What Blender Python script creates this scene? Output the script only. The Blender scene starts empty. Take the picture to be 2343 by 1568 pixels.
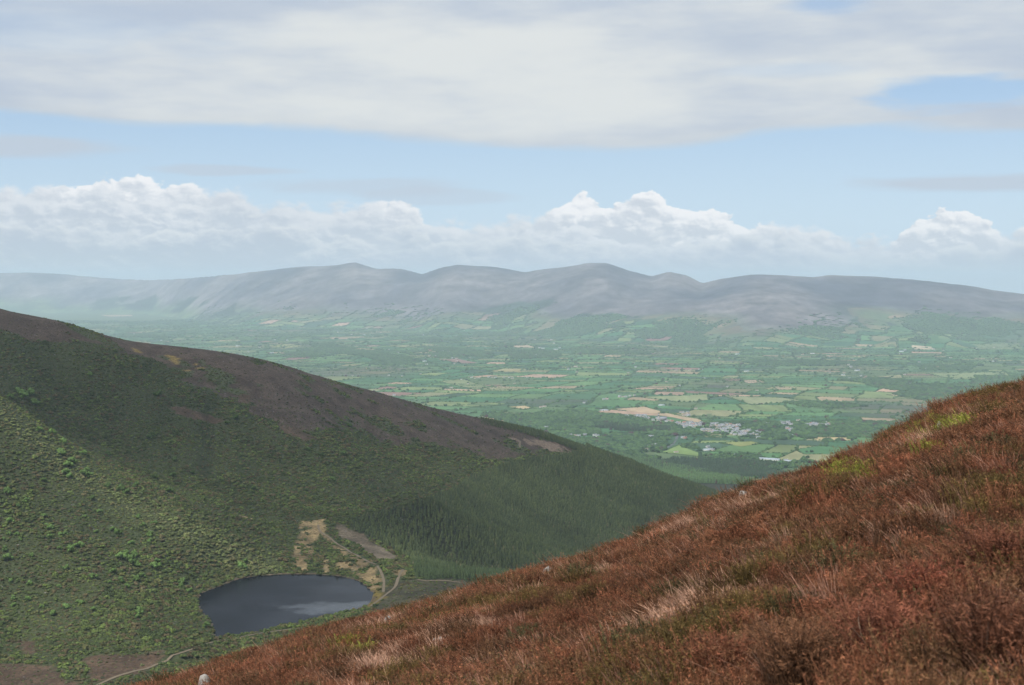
import bpy, math, random
import numpy as np
random.seed(7); rng = np.random.default_rng(7)
R = math.radians
sc = bpy.context.scene
col = sc.collection

# ---------------------------------------------------------------- camera
CAMZ = 600.0
LENS, SENS = 35.0, 23.6
F = 2342*LENS/SENS              # focal length in pixels of a 2342 px wide frame
CU, CV, HOR = 1171.0, 784.0, 647.0
PITCH = math.atan((CV-HOR)/F)
cam = bpy.data.cameras.new('camera'); cam.lens = LENS; cam.sensor_width = SENS
cam.clip_start = 0.2; cam.clip_end = 300000
cam.dof.use_dof = True; cam.dof.focus_distance = 90; cam.dof.aperture_fstop = 3.4
camo = bpy.data.objects.new('camera', cam); col.objects.link(camo)
camo.location = (0, 0, CAMZ); camo.rotation_euler = (math.pi/2-PITCH, 0, 0)
sc.camera = camo

# ---------------------------------------------------------------- light
SUN_EL, SUN_AZ = 52.0, 205.0     # azimuth clockwise from +Y (north): the sun stands behind and left of the camera
sun = bpy.data.lights.new('sun', 'SUN'); sun.energy = 5.0; sun.angle = R(1.0); sun.color = (1, .95, .87)
suno = bpy.data.objects.new('sun', sun); col.objects.link(suno)
suno.rotation_euler = (R(90-SUN_EL), 0, R(180-SUN_AZ)); suno.location = (0, -50, 700)
sc.view_settings.view_transform = 'Standard'; sc.view_settings.look = 'None'
sc.view_settings.exposure = 0.0; sc.view_settings.gamma = 1.0
sc.cycles.use_denoising = True
sc.cycles.max_bounces = 6; sc.cycles.diffuse_bounces = 2; sc.cycles.glossy_bounces = 2
sc.cycles.volume_bounces = 2; sc.cycles.transparent_max_bounces = 8
sc.cycles.use_fast_gi = False; sc.cycles.use_adaptive_sampling = True; sc.cycles.adaptive_threshold = .02

# ---------------------------------------------------------------- node helpers
class N:
    """tiny node expression helper"""
    def __init__(s, tree): s.t = tree; s.n = tree.nodes; s.l = tree.links
    def new(s, typ, **kw):
        nd = s.n.new(typ)
        for k, v in kw.items(): setattr(nd, k, v)
        return nd
    def put(s, sock, v):
        if hasattr(v, 'is_output'): s.l.new(v, sock)
        else:
            if isinstance(v, (tuple, list)) and len(v) == 3 and sock.type == 'RGBA': v = (*v, 1)
            sock.default_value = v
    def m(s, op, a, b=0.0, c=0.0, clamp=False):
        nd = s.new('ShaderNodeMath', operation=op, use_clamp=clamp)
        s.put(nd.inputs[0], a); s.put(nd.inputs[1], b); s.put(nd.inputs[2], c)
        return nd.outputs[0]
    def add(s, a, b): return s.m('ADD', a, b)
    def sub(s, a, b): return s.m('SUBTRACT', a, b)
    def mul(s, a, b): return s.m('MULTIPLY', a, b)
    def mr(s, v, a, b, c=0.0, d=1.0, smooth=True):
        nd = s.new('ShaderNodeMapRange'); nd.interpolation_type = 'SMOOTHSTEP' if smooth else 'LINEAR'
        s.put(nd.inputs['Value'], v)
        for k, x in (('From Min', a), ('From Max', b), ('To Min', c), ('To Max', d)): s.put(nd.inputs[k], x)
        return nd.outputs['Result']
    def mix(s, f, a, b, mode='MIX'):
        nd = s.new('ShaderNodeMix', data_type='RGBA', blend_type=mode)
        nd.clamp_factor = True
        s.put(nd.inputs[0], f); s.put(nd.inputs[6], a); s.put(nd.inputs[7], b)
        return nd.outputs[2]
    def xyz(s, x, y, z=0.0):
        nd = s.new('ShaderNodeCombineXYZ')
        for i, v in enumerate((x, y, z)): s.put(nd.inputs[i], v)
        return nd.outputs[0]
    def noise(s, vec, scale, detail=4, rough=.55, dist=0.0, out='Fac', typ='FBM'):
        nd = s.new('ShaderNodeTexNoise'); nd.noise_type = typ
        if vec is not None: s.l.new(vec, nd.inputs['Vector'])
        nd.inputs['Scale'].default_value = scale; nd.inputs['Detail'].default_value = detail
        nd.inputs['Roughness'].default_value = rough; nd.inputs['Distortion'].default_value = dist
        return nd.outputs[out]
    def ramp(s, f, stops, interp='LINEAR'):
        nd = s.new('ShaderNodeValToRGB'); cr = nd.color_ramp; cr.interpolation = interp
        while len(cr.elements) > 1: cr.elements.remove(cr.elements[0])
        for i, (p, c) in enumerate(stops):
            e = cr.elements[0] if i == 0 else cr.elements.new(p)
            e.position = p; e.color = (*c, 1) if len(c) == 3 else c
        s.put(nd.inputs[0], f)
        return nd.outputs[0]
    def curve(s, f, pts):
        nd = s.new('ShaderNodeFloatCurve'); cu = nd.mapping.curves[0]
        nd.mapping.use_clip = False
        cu.points[0].location = pts[0]; cu.points[1].location = pts[-1]
        for p in pts[1:-1]: cu.points.new(*p)
        nd.mapping.update(); s.put(nd.inputs['Value'], f)
        return nd.outputs[0]

# ---------------------------------------------------------------- world: Nishita sky with procedural cloud layers by direction
w = bpy.data.worlds.new('World'); sc.world = w; w.use_nodes = True
nt = w.node_tree; nt.nodes.clear(); n = N(nt)
sky = n.new('ShaderNodeTexSky', sky_type='NISHITA', sun_disc=False)
sky.sun_elevation = R(SUN_EL); sky.sun_rotation = R(SUN_AZ); sky.altitude = 600
sky.air_density = 1.0; sky.dust_density = 0.6; sky.ozone_density = 1.6
tc = n.new('ShaderNodeTexCoord').outputs['Generated']
sp = n.new('ShaderNodeSeparateXYZ'); n.l.new(tc, sp.inputs[0])
dx, dy, dz = sp.outputs
# direction -> (azimuth, elevation) in units of 1000 frame pixels' worth of angle
K = F/1000
U = n.mul(n.m('ARCTAN2', dx, dy), K); E = n.mul(n.m('ARCSINE', dz), K)
def ang(u, v):
    q = (u-CU)/F; az = math.atan(q); el = math.atan((HOR-v)/F*math.cos(az)); return az*K, el*K
A0, A1 = ang(-300, 0)[0], ang(2642, 0)[0]
def prof(pts):                     # elevation of a cloud edge as a curve over azimuth
    P = [((ang(u, v)[0]-A0)/(A1-A0), ang(u, v)[1]) for u, v in pts]
    P = [(-0.2, P[0][1])]+P+[(1.2, P[-1][1])] if P[0][0] > 0 else P
    return n.curve(n.m('DIVIDE', n.sub(U, A0), A1-A0), P)
def c10(c, k=1.0): return tuple(((x/255+.055)/1.055)**2.4*10*k for x in c)
p2 = n.xyz(U, E, 0.0)
def pst(sx, sy, z=0.0): return n.xyz(n.mul(U, sx), n.mul(E, sy), z)
base = sky.outputs[0]
bluef = n.mr(E, 0.0, .5, 1.0, 0.0)
base = n.mix(n.add(n.mul(bluef, .2), .60), base, n.mix(n.mr(E, .05, .7), c10((205, 229, 251)), c10((158, 194, 237))))
# high stratiform deck
dnoise = n.noise(pst(1.6, 7.0), 1.0, 6, .55)
dnoise2 = n.noise(pst(1.0, 5.0, 3.3), 2.0, 5, .6, .4)
bottom = prof([(0, 262), (270, 292), (600, 298), (900, 318), (1200, 342), (1500, 350), (1640, 335), (1800, 306), (2000, 302), (2342, 306)])
edge = n.add(n.sub(E, bottom), n.mul(n.sub(dnoise2, .5), .055))
deck = n.mr(edge, -.006, .022)
def ell(u, v, ru, rv, vec=None):   # soft ellipse in direction space
    a, e = ang(u, v)
    du = n.m('DIVIDE', n.sub(U, a), ru/1000); dv = n.m('DIVIDE', n.sub(E, e), rv/1000)
    return n.m('SQRT', n.add(n.mul(du, du), n.mul(dv, dv)))
wob = n.sub(dnoise2, .5)
hole = n.mr(n.add(ell(2230, 212, 260, 30), n.mul(wob, 3.4)), .45, 1.3, .0, 1.0)
hole2 = n.mr(n.add(ell(1870, 15, 120, 28), n.mul(wob, 2.4)), .3, 1.2, .35, 1.0)
hole3 = n.mr(n.add(ell(1780, 165, 190, 20), n.mul(wob, 2.6)), .2, 1.2, .72, 1.0)
hole4 = n.mr(n.add(ell(60, 60, 480, 60), n.mul(wob, 2.6)), .2, 1.4, .7, 1.0)
for h in (hole, hole2, hole3, hole4): deck = n.mul(deck, h)
deck = n.mul(deck, n.mr(E, .75, 1.6, 1.0, .72))
dsh = n.mr(n.add(dnoise, n.mul(n.mr(ell(1150, 190, 900, 230), .2, 1.3, 1.0, 0.0), .25)), .42, .80)
deckc = n.mix(dsh, c10((190, 202, 218)), c10((227, 231, 231)))
deckc = n.mix(n.mul(n.mr(edge, .0, .055, 1.0, .0), .45), deckc, c10((205, 212, 218)))
base = n.mix(deck, base, deckc)
# thin grey lens clouds in the blue band
for (u, v, ru, rv, st) in ((20, 340, 230, 28, .95), (2180, 425, 380, 30, .9), (560, 392, 210, 14, .7), (820, 425, 260, 28, .55), (1000, 450, 200, 22, .5)):
    e1 = n.mr(n.add(ell(u, v, ru, rv), n.mul(wob, 2.0)), .45, 1.1, st, 0.0)
    base = n.mix(e1, base, c10((196, 208, 222)))
# cumulus banks, three overlapping rows: the far one brightest
def voro(vec, scale, smooth=.35):
    nd = n.new('ShaderNodeTexVoronoi', feature='F1'); n.l.new(vec, nd.inputs['Vector']); nd.inputs['Scale'].default_value = scale
    nd.inputs['Detail'].default_value = 1.0; nd.inputs['Roughness'].default_value = .5; nd.inputs['Lacunarity'].default_value = 2.3
    return nd.outputs['Distance']
def off(vec, dx_, dy_):
    nd = n.new('ShaderNodeVectorMath', operation='ADD'); n.l.new(vec, nd.inputs[0])
    if hasattr(dx_, 'is_output'): n.l.new(n.xyz(dx_, dy_, 0), nd.inputs[1])
    else: nd.inputs[1].default_value = (dx_, dy_, 0)
    return nd.outputs[0]
def bank(base, pts, amp, sc_, z, soft, cl, cd, fadeH, ox, dim=None):
    top = prof(pts)
    if dim is not None: cl = n.mix(dim, c10((226, 231, 237)), cl); soft = n.mr(dim, 0, 1, .028, soft)
    w0 = n.noise(pst(1, 1.2, z), sc_*1.5, 3, .5, out='Color')
    nd = n.new('ShaderNodeVectorMath', operation='SCALE'); n.l.new(w0, nd.inputs[0]); nd.inputs['Scale'].default_value = .35/sc_
    nd2 = n.new('ShaderNodeVectorMath', operation='ADD'); n.l.new(pst(.85, 1.45, z), nd2.inputs[0]); n.l.new(nd.outputs[0], nd2.inputs[1]); q0 = nd2.outputs[0]
    v = voro(q0, sc_); f = n.noise(q0, sc_*5, 5, .6)
    big = n.noise(q0, sc_*.45, 3, .5)
    h = n.add(n.sub(top, E), n.add(n.mul(n.sub(.42, v), amp*.8), n.mul(n.sub(f, .5), amp*.6)))
    mask = n.mr(h, 0.0, soft)
    v2 = voro(off(q0, ox, .014), sc_)
    f2 = n.noise(off(q0, ox*.5, .006), sc_*5, 5, .6)
    lit = n.add(n.mul(n.sub(v2, v), 1.7), n.mul(n.sub(f, f2), 1.2))
    lit = n.add(n.add(lit, n.mr(h, 0, .05, .85, .22)), n.mul(n.sub(big, .5), 1.3))
    c = n.mix(n.mr(lit, -.1, 1.15), cd, cl)
    c = n.mix(n.mr(h, fadeH*.3, fadeH, 0.0, .9), c, c10((201, 207, 215)))
    return n.mix(mask, base, c)
farpts = [(-200, 420), (0, 416), (90, 412), (160, 404), (225, 390), (300, 392), (350, 402), (420, 414), (520, 420), (600, 440), (720, 452), (830, 446), (890, 440), (940, 448), (990, 485), (1100, 490), (1200, 478), (1280, 458), (1335, 424), (1400, 446), (1490, 432), (1560, 456), (1640, 462), (1720, 502), (1790, 505), (1870, 498), (1900, 512), (1980, 530), (2040, 528), (2090, 498), (2180, 462), (2240, 485), (2290, 522), (2342, 514), (2500, 530)]
capc = n.m('MINIMUM', n.m('MAXIMUM', n.curve(n.m('DIVIDE', n.sub(U, A0), A1-A0), [(0.0, .2)]+[((ang(u, 0)[0]-A0)/(A1-A0), c) for u, c in ((60, .25), (160, .8), (300, .9), (480, .45), (580, .15), (840, .25), (900, .7), (1000, .35), (1230, .2), (1290, 1), (1700, .95), (1780, .45), (1900, .4), (2020, .45), (2090, 1), (2260, .9), (2330, .5))]+[(1.0, .5)]), 0.0), 1.0)
base = bank(base, farpts, .045, 15, 2.3, .006, c10((254, 254, 255)), c10((211, 218, 227)), .22, .008, capc)
midpts = [(-200, 440), (0, 425), (160, 420), (300, 418), (450, 432), (600, 455), (750, 480), (900, 478), (1040, 500), (1200, 520), (1330, 505), (1420, 525), (1500, 545), (1610, 510), (1720, 530), (1800, 520), (1900, 560), (2030, 570), (2150, 585), (2300, 560), (2500, 555)]
base = bank(base, midpts, .070, 14, 9.1, .009, c10((238, 241, 245)), c10((202, 211, 222)), .26, .008, n.mul(capc, .8))
lowpts = [(-200, 480), (0, 485), (300, 495), (600, 490), (900, 510), (1200, 520), (1500, 530), (1800, 525), (1950, 538), (2100, 545), (2342, 530), (2500, 530)]
base = bank(base, lowpts, .075, 11, 21.0, .018, c10((230, 234, 238)), c10((194, 204, 217)), .30, .006)
# layered haze near the horizon
hz = n.noise(pst(.7, 7.0, 2.0), 2.2, 5, .6)
base = n.mix(n.mr(n.add(E, n.mul(n.sub(hz, .5), .10)), -.01, .085, .7, 0.0), base, n.mix(hz, c10((188, 194, 203)), c10((214, 218, 222))))
bg = n.new('ShaderNodeBackground'); bg.inputs['Strength'].default_value = 0.10
n.l.new(base, bg.inputs['Color'])
wo = n.new('ShaderNodeOutputWorld'); n.l.new(bg.outputs[0], wo.inputs['Surface'])
w.cycles.sampling_method = 'MANUAL'; w.cycles.sample_map_resolution = 512

# ---------------------------------------------------------------- maths helpers
def hash2(ix, iy, s):
    h = (ix.astype(np.int64)*374761393 + iy.astype(np.int64)*668265263 + s*974711) & 0xffffffff
    h = ((h ^ (h >> 13))*1274126177) & 0xffffffff
    return ((h ^ (h >> 16)) & 0xffffff)/float(0xffffff)
def vnoise(x, y, s=0):
    x = np.asarray(x, float); y = np.asarray(y, float)
    ix = np.floor(x); iy = np.floor(y); fx = x-ix; fy = y-iy
    fx = fx*fx*fx*(fx*(fx*6-15)+10); fy = fy*fy*fy*(fy*(fy*6-15)+10)
    a = hash2(ix, iy, s); b = hash2(ix+1, iy, s); c = hash2(ix, iy+1, s); d = hash2(ix+1, iy+1, s)
    return (a+(b-a)*fx)*(1-fy)+(c+(d-c)*fx)*fy
def fbm(x, y, s=0, o=4, g=.5):
    t = 0; a = 1; tot = 0
    for i in range(o):
        t = t+a*(vnoise(x*2**i+i*17.3, y*2**i-i*9.1, s+i)-.5); tot += a; a *= g
    return t/tot*2
def sst(x, a, b):
    t = np.clip((x-a)/(b-a), 0, 1); return t*t*(3-2*t)
def ray(u, v):
    cx = (u-CU)/F; cy = -(v-CV)/F; c, s = math.cos(PITCH), math.sin(PITCH)
    return cx, c+cy*s, -s+cy*c
def P(u, v, d):                    # frame direction at a given distance north -> place on the map
    x, y, z = ray(u, v); return (x/y*d, d, CAMZ+z/y*d)
def proj(x, y, z):
    c, s = math.cos(PITCH), math.sin(PITCH); z = z-CAMZ
    dep = y*c-z*s; up = y*s+z*c
    return CU+F*x/dep, CV-F*up/dep
def inpoly(px, py, poly):
    r = np.zeros(np.shape(px), bool); m = len(poly)
    for i in range(m):
        x1, y1 = poly[i]; x2, y2 = poly[(i+1) % m]
        if y1 == y2: continue
        c = ((y1 > py) != (y2 > py)) & (px < (x2-x1)*(py-y1)/(y2-y1)+x1)
        r ^= c
    return r
def sdist(px, py, poly, closed=True):
    d = np.full(np.shape(px), 1e9); m = len(poly)
    for i in range(m if closed else m-1):
        x1, y1 = poly[i]; x2, y2 = poly[(i+1) % m]; ex, ey = x2-x1, y2-y1
        t = np.clip(((px-x1)*ex+(py-y1)*ey)/(ex*ex+ey*ey+1e-9), 0, 1)
        d = np.minimum(d, np.hypot(px-x1-t*ex, py-y1-t*ey))
    if closed: d = np.where(inpoly(px, py, poly), -d, d)
    return d
class RBF:                         # thin plate spline
    def __init__(s, pts, sm=1e-4):
        p = np.array(pts, float); s.L = 1000.0; s.xy = p[:, :2]/s.L; s.z0 = p[:, 2].mean()
        m = len(p); Kk = s.k(s.xy[:, None], s.xy[None]); Kk += np.eye(m)*sm
        Q = np.c_[np.ones(m), s.xy]; A = np.block([[Kk, Q], [Q.T, np.zeros((3, 3))]])
        s.wt = np.linalg.solve(A, np.r_[p[:, 2]-s.z0, 0, 0, 0])
    def k(s, a, b):
        r2 = ((a-b)**2).sum(-1); return .5*r2*np.log(r2+1e-12)
    def __call__(s, x, y):
        x = np.asarray(x, float); sh = x.shape; q = np.c_[x.ravel(), np.asarray(y, float).ravel()]/s.L
        out = np.empty(len(q))
        for i in range(0, len(q), 20000):
            b = q[i:i+20000]
            out[i:i+20000] = s.k(b[:, None], s.xy[None])@s.wt[:-3]+s.wt[-3]+b@s.wt[-2:]
        return out.reshape(sh)+s.z0

# ---------------------------------------------------------------- terrain of the valley
LAKEZ = 335.0
lake_px = [(453, 1368), (462, 1357), (500, 1343), (545, 1325), (590, 1318), (650, 1314), (715, 1314), (780, 1319), (815, 1328), (836, 1340), (852, 1358), (848, 1376), (836, 1385), (822, 1392), (770, 1404), (690, 1424), (640, 1434), (580, 1447), (540, 1452), (492, 1457), (490, 1435), (484, 1418), (468, 1405), (458, 1390)]
def onz(u, v, z):
    x, y, dzz = ray(u, v); t = (z-CAMZ)/dzz; return x*t, y*t
lake_poly = [onz(u, v, LAKEZ) for u, v in lake_px]
ridge_px = [(-200, 660, 1900), (0, 705, 1900), (150, 735, 1950), (345, 785, 2000), (470, 797, 2030), (690, 846, 2120), (900, 906, 2220), (1060, 946, 2300), (1180, 974, 2360), (1270, 1000, 2400), (1400, 1047, 2430), (1500, 1084, 2470), (1620, 1128, 2500), (1720, 1166, 2550), (1900, 1240, 2650)]
ridge_xy = [P(*p)[:2] for p in ridge_px]
cp = [P(*p) for p in ridge_px]
for p in ridge_px:
    x, y, z = P(*p); q = x/y
    cp.append((q*(y+350)*1.0, y+350, z-95)); cp.append((q*(y+900), y+900, max(110, z-300)))
face = [(-200, 750, 1840), (0, 765, 1840), (0, 830, 1770), (0, 880, 1710), (0, 915, 1500), (72, 972, 1490), (163, 1062, 1465), (217, 1099, 1450), (289, 1135, 1440), (397, 1171, 1420), (470, 1205, 1410), (560, 1262, 1395),
        (-200, 850, 1500), (0, 1000, 1430), (0, 1100, 1360), (0, 1200, 1290), (0, 1300, 1230), (0, 1400, 1180), (0, 1500, 1075), (0, 1568, 995), (-250, 1300, 1200), (-250, 1500, 1040),
        (200, 1180, 1370), (200, 1300, 1260), (200, 1400, 1190), (200, 1500, 1062), (300, 1440, 1120), (330, 1300, 1300), (400, 1350, 1270), (430, 1250, 1360), (300, 1540, 1020), (430, 1430, 1140), (400, 1500, 1065), (380, 1400, 1190),
        (150, 860, 1840), (150, 950, 1740), (150, 1010, 1640), (250, 1060, 1590), (345, 900, 1860), (345, 1000, 1730), (345, 1090, 1610), (480, 1170, 1510),
        (520, 900, 1960), (520, 1000, 1800), (520, 1100, 1640), (690, 950, 1960), (690, 1050, 1810), (690, 1150, 1650), (690, 1240, 1490), (850, 1000, 2060), (850, 1090, 1860), (850, 1180, 1660), (850, 1260, 1480),
        (1000, 1010, 2150), (1000, 1090, 1970), (1000, 1170, 1780), (1000, 1250, 1590), (1000, 1315, 1380), (1090, 1330, 1350), (960, 1350, 1290), (920, 1370, 1240),
        (1180, 1050, 2250), (1180, 1130, 2090), (1180, 1210, 1900), (1300, 1095, 2290), (1300, 1175, 2130), (1300, 1250, 1970), (1450, 1130, 2360), (1450, 1190, 2230), (1600, 1180, 2400)]
cp += [P(*p) for p in face]
cp += [(*onz(640, 1296, 338), 338), (*onz(800, 1300, 341), 341), (*onz(880, 1345, 338), 338), (*onz(870, 1395, 337), 337), (*onz(620, 1462, 336), 336), (*onz(520, 1480, 336), 336), (*onz(437, 1380, 342), 342)]
cp += [(-105, 1620, P(-105/1620*F+CU, 1120, 1620)[2]-4)]
cp += [(120, 1500, 303), (300, 1900, 240), (430, 2300, 200), (620, 2900, 140), (0, 1150, 345), (150, 1250, 335), (300, 1400, 330), (500, 1700, 330), (700, 2200, 330),
       (-250, 700, 395), (0, 700, 410), (-150, 850, 365), (50, 900, 385), (250, 900, 440), (600, 1000, 560), (600, 600, 640), (-400, 700, 370), (-700, 800, 420), (-700, 1100, 440), (-600, 1400, 500), (900, 1800, 480), (-80, 250, 505), (80, 250, 540), (-300, 250, 440), (300, 250, 620), (-600, 400, 420)]
_rbf = RBF(cp)
T_px = [(-700, 1930), (-100, 1708), (310, 1568), (400, 1537), (500, 1506), (590, 1471), (700, 1434), (770, 1418), (860, 1396), (960, 1372), (1080, 1331), (1200, 1291), (1330, 1256), (1500, 1196), (1640, 1132), (1700, 1110), (1800, 1082), (1900, 1046), (2030, 992), (2120, 945), (2200, 908), (2270, 888), (2342, 876), (2600, 820), (3200, 640)]
ADJ = .85; HEATH = .22                        # mean height of the heather above its soil
TQ = np.array([(u-CU)/F for u, v in T_px]); TV = np.array([(v+ADJ*np.interp(u, [310, 500, 700, 860, 1080, 1330, 1500, 1640, 1800, 2030, 2200, 2342], [42, 33, 25, 28, 32, 38, 43, 42, 37, 31, 20, 16])-HOR)/F for u, v in T_px])
EYE, SD = 1.85, 42.0; KK = EYE/SD**2
a_, b_ = np.polyfit(TQ, TV, 1)
def hnear(x, y):
    ys = np.maximum(y, .5); q = np.clip(x/ys, TQ[0], TQ[-1])
    qs = np.linspace(TQ[0], TQ[-1], 400); tv = np.interp(qs, TQ, TV)-(a_*qs+b_)
    ker = np.hanning(15); ker /= ker.sum(); tv = np.convolve(np.pad(tv, 7, 'edge'), ker, 'valid')
    dq = np.interp(q, qs, tv)
    lin = (b_-2*math.sqrt(EYE*KK))*y+a_*x+dq*ys
    bump = fbm(x/5.5, y/5.5, 11, 4)*.33*sst(y, 3, 16)*(1-sst(y, 60, 100)) + fbm(x/1.6, y/1.6, 31, 3)*.07
    return CAMZ-EYE-lin-KK*np.abs(y)*y+bump-HEATH*1.15
ravine = [P(492, 930, 1905)[:2], P(488, 990, 1815)[:2], P(490, 1040, 1735)[:2], P(478, 1085, 1660)[:2]]
def hvalley(x, y):
    z = _rbf(x, y)
    nz = fbm(x/170, y/170, 3, 5, .55)*9+fbm(x/40, y/40, 8, 3)*1.8
    dr = sdist(x, y, ridge_xy, False)
    z = z+nz*(.25+.75*sst(dr, 10, 150))*sst(y, 200, 500)
    rv_ = sdist(x, y, ravine, False); z = z-9*np.exp(-(rv_/11)**2)+3.5*np.exp(-((rv_-30)/14)**2)
    ld = sdist(x, y, lake_poly)
    z = np.where(ld < 0, LAKEZ-np.minimum(3, .25-ld*.25), np.where(ld < 70, np.maximum(LAKEZ+.15+np.minimum(ld*.07, 2), z*sst(ld, 0, 60)+(LAKEZ+.3+ld*.08)*(1-sst(ld, 0, 60))), z))
    return z
def hplain(x, y):
    return 70+62*(1-sst(y, 3350, 4250))*sst(x, -500, 300)+fbm(x/900, y/900, 5, 3)*9
def H(x, y):
    x = np.asarray(x, float); y = np.asarray(y, float)
    z = np.where(y > 120, 0, 0).astype(float)
    m = y < 260
    if m.any(): z[m] = hnear(x[m], y[m])
    m2 = (y > 130) & (y < 3900)
    if m2.any():
        v = hvalley(x[m2], y[m2]); t = sst(y[m2], 130, 260); z[m2] = z[m2]*(1-t)+v*t
    m3 = y > 2700
    if m3.any():
        t = sst(y[m3], 2800, 3500); z[m3] = z[m3]*(1-t)+hplain(x[m3], y[m3])*t
    return z

nr_ = len(ridge_px)                # let the ridge line of the smooth surface settle on the surveyed skyline
for it in range(5):
    for j_, (u_, v_, d_) in enumerate(ridge_px):
        rx_, ry_, _ = ray(u_, HOR); y_ = np.arange(d_-350, d_+420, 12.0); x_ = rx_/ry_*y_; got = proj(x_, y_, H(x_, y_))[1].min()
        dz_ = -(v_+3-got)/F*d_*.85; a_j = cp[j_]; cp[j_] = (a_j[0], a_j[1], a_j[2]+dz_*.6)
        for kk_ in (nr_+2*j_, nr_+2*j_+1): c_j = cp[kk_]; cp[kk_] = (c_j[0], c_j[1], c_j[2]+dz_*1.5)
    _rbf = RBF(cp)

# ---------------------------------------------------------------- object helpers
def tag(o, label=None, cat=None, group=None, kind=None):
    if label: o['label'] = label
    if cat: o['category'] = cat
    if group: o['group'] = group
    if kind: o['kind'] = kind
    return o
def mesh_np(name, V, Fc, mats=(), smooth=False, colors=None, midx=None, cname='cover'):
    """V (n,3), Fc list or (m,k) array"""
    me = bpy.data.meshes.new(name)
    V = np.asarray(V, np.float32); me.vertices.add(len(V)); me.vertices.foreach_set('co', V.ravel())
    if isinstance(Fc, np.ndarray):
        m, k = Fc.shape; me.loops.add(m*k); me.loops.foreach_set('vertex_index', Fc.ravel().astype(np.int32))
        me.polygons.add(m); me.polygons.foreach_set('loop_start', np.arange(0, m*k, k, dtype=np.int32))
    else:
        ls = np.cumsum([0]+[len(f) for f in Fc])[:-1]; fl = np.concatenate([np.array(f) for f in Fc])
        me.loops.add(len(fl)); me.loops.foreach_set('vertex_index', fl.astype(np.int32))
        me.polygons.add(len(Fc)); me.polygons.foreach_set('loop_start', ls.astype(np.int32))
    if midx is not None: me.polygons.foreach_set('material_index', np.asarray(midx, np.int32))
    me.update(calc_edges=True); me.validate()
    if smooth: me.polygons.foreach_set('use_smooth', np.ones(len(me.polygons), bool))
    if colors is not None:
        a = me.attributes.new(cname, 'FLOAT_COLOR', 'POINT' if len(colors) == len(V) else 'FACE')
        a.data.foreach_set('color', np.c_[colors, np.ones(len(colors))].astype(np.float32).ravel())
    for m_ in mats: me.materials.append(m_)
    return me
def obj(name, me, parent=None, loc=None):
    o = bpy.data.objects.new(name, me); col.objects.link(o)
    if parent: o.parent = parent
    if loc is not None: o.location = loc
    return o
def empty(name, loc, rz=0):
    o = bpy.data.objects.new(name, None); col.objects.link(o); o.location = loc; o.rotation_euler.z = rz
    o.empty_display_size = .5; return o
def dup(root, loc, rz=0, scale=None):
    r = root.copy(); col.objects.link(r); r.location = loc; r.rotation_euler = (0, 0, rz)
    if scale is not None: r.scale = scale
    for ch in root.children:
        c = ch.copy(); col.objects.link(c); c.parent = r
    return r
def grid(xs, ys, hf):
    X, Y = np.meshgrid(xs, ys); Z = hf(X, Y)
    V = np.c_[X.ravel(), Y.ravel(), Z.ravel()]; nx, ny = len(xs), len(ys)
    i = np.arange(nx-1)[None]+np.arange(ny-1)[:, None]*nx; i = i.ravel()
    return V, np.c_[i, i+1, i+1+nx, i+nx]

def mat(name): 
    m = bpy.data.materials.new(name); m.use_nodes = True; m.node_tree.nodes.clear(); q = N(m.node_tree)
    b = q.new('ShaderNodeBsdfPrincipled'); o = q.new('ShaderNodeOutputMaterial'); q.l.new(b.outputs[0], o.inputs['Surface'])
    b.inputs['Specular IOR Level'].default_value = .15; b.inputs['Roughness'].default_value = .9
    return m, q, b
def pos(q): return q.new('ShaderNodeNewGeometry').outputs['Position']
def flat(name, c, rough=.8, var=.15, sc_=1.0, spec=.2):
    m, q, b = mat(name); nz = q.noise(pos(q), sc_, 4)
    q.l.new(q.mix(nz, tuple(x*(1-var) for x in c), tuple(x*(1+var) for x in c)), b.inputs['Base Color'])
    b.inputs['Roughness'].default_value = rough; b.inputs['Specular IOR Level'].default_value = spec
    return m
def tinted(name, var=.35, sc_=1.0, transl=0.0, inst=True, rough=.85):
    """foliage whose colour comes from a per-plant tint"""
    m, q, b = mat(name)
    at = q.new('ShaderNodeAttribute', attribute_name='tint', attribute_type='INSTANCER' if inst else 'OBJECT')
    tcn = q.new('ShaderNodeTexCoord').outputs['Object']
    nz = q.noise(tcn, sc_, 3)
    c = q.mix(1.0, at.outputs['Color'], q.ramp(nz, [(.3, (1-var,)*3), (.7, (1+var,)*3)]), 'MULTIPLY')
    q.l.new(c, b.inputs['Base Color']); b.inputs['Roughness'].default_value = rough
    return m
def attrmat(name, extra=None):
    m, q, b = mat(name); at = q.new('ShaderNodeAttribute', attribute_name='cover')
    return m, q, b, at.outputs['Color']

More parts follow.
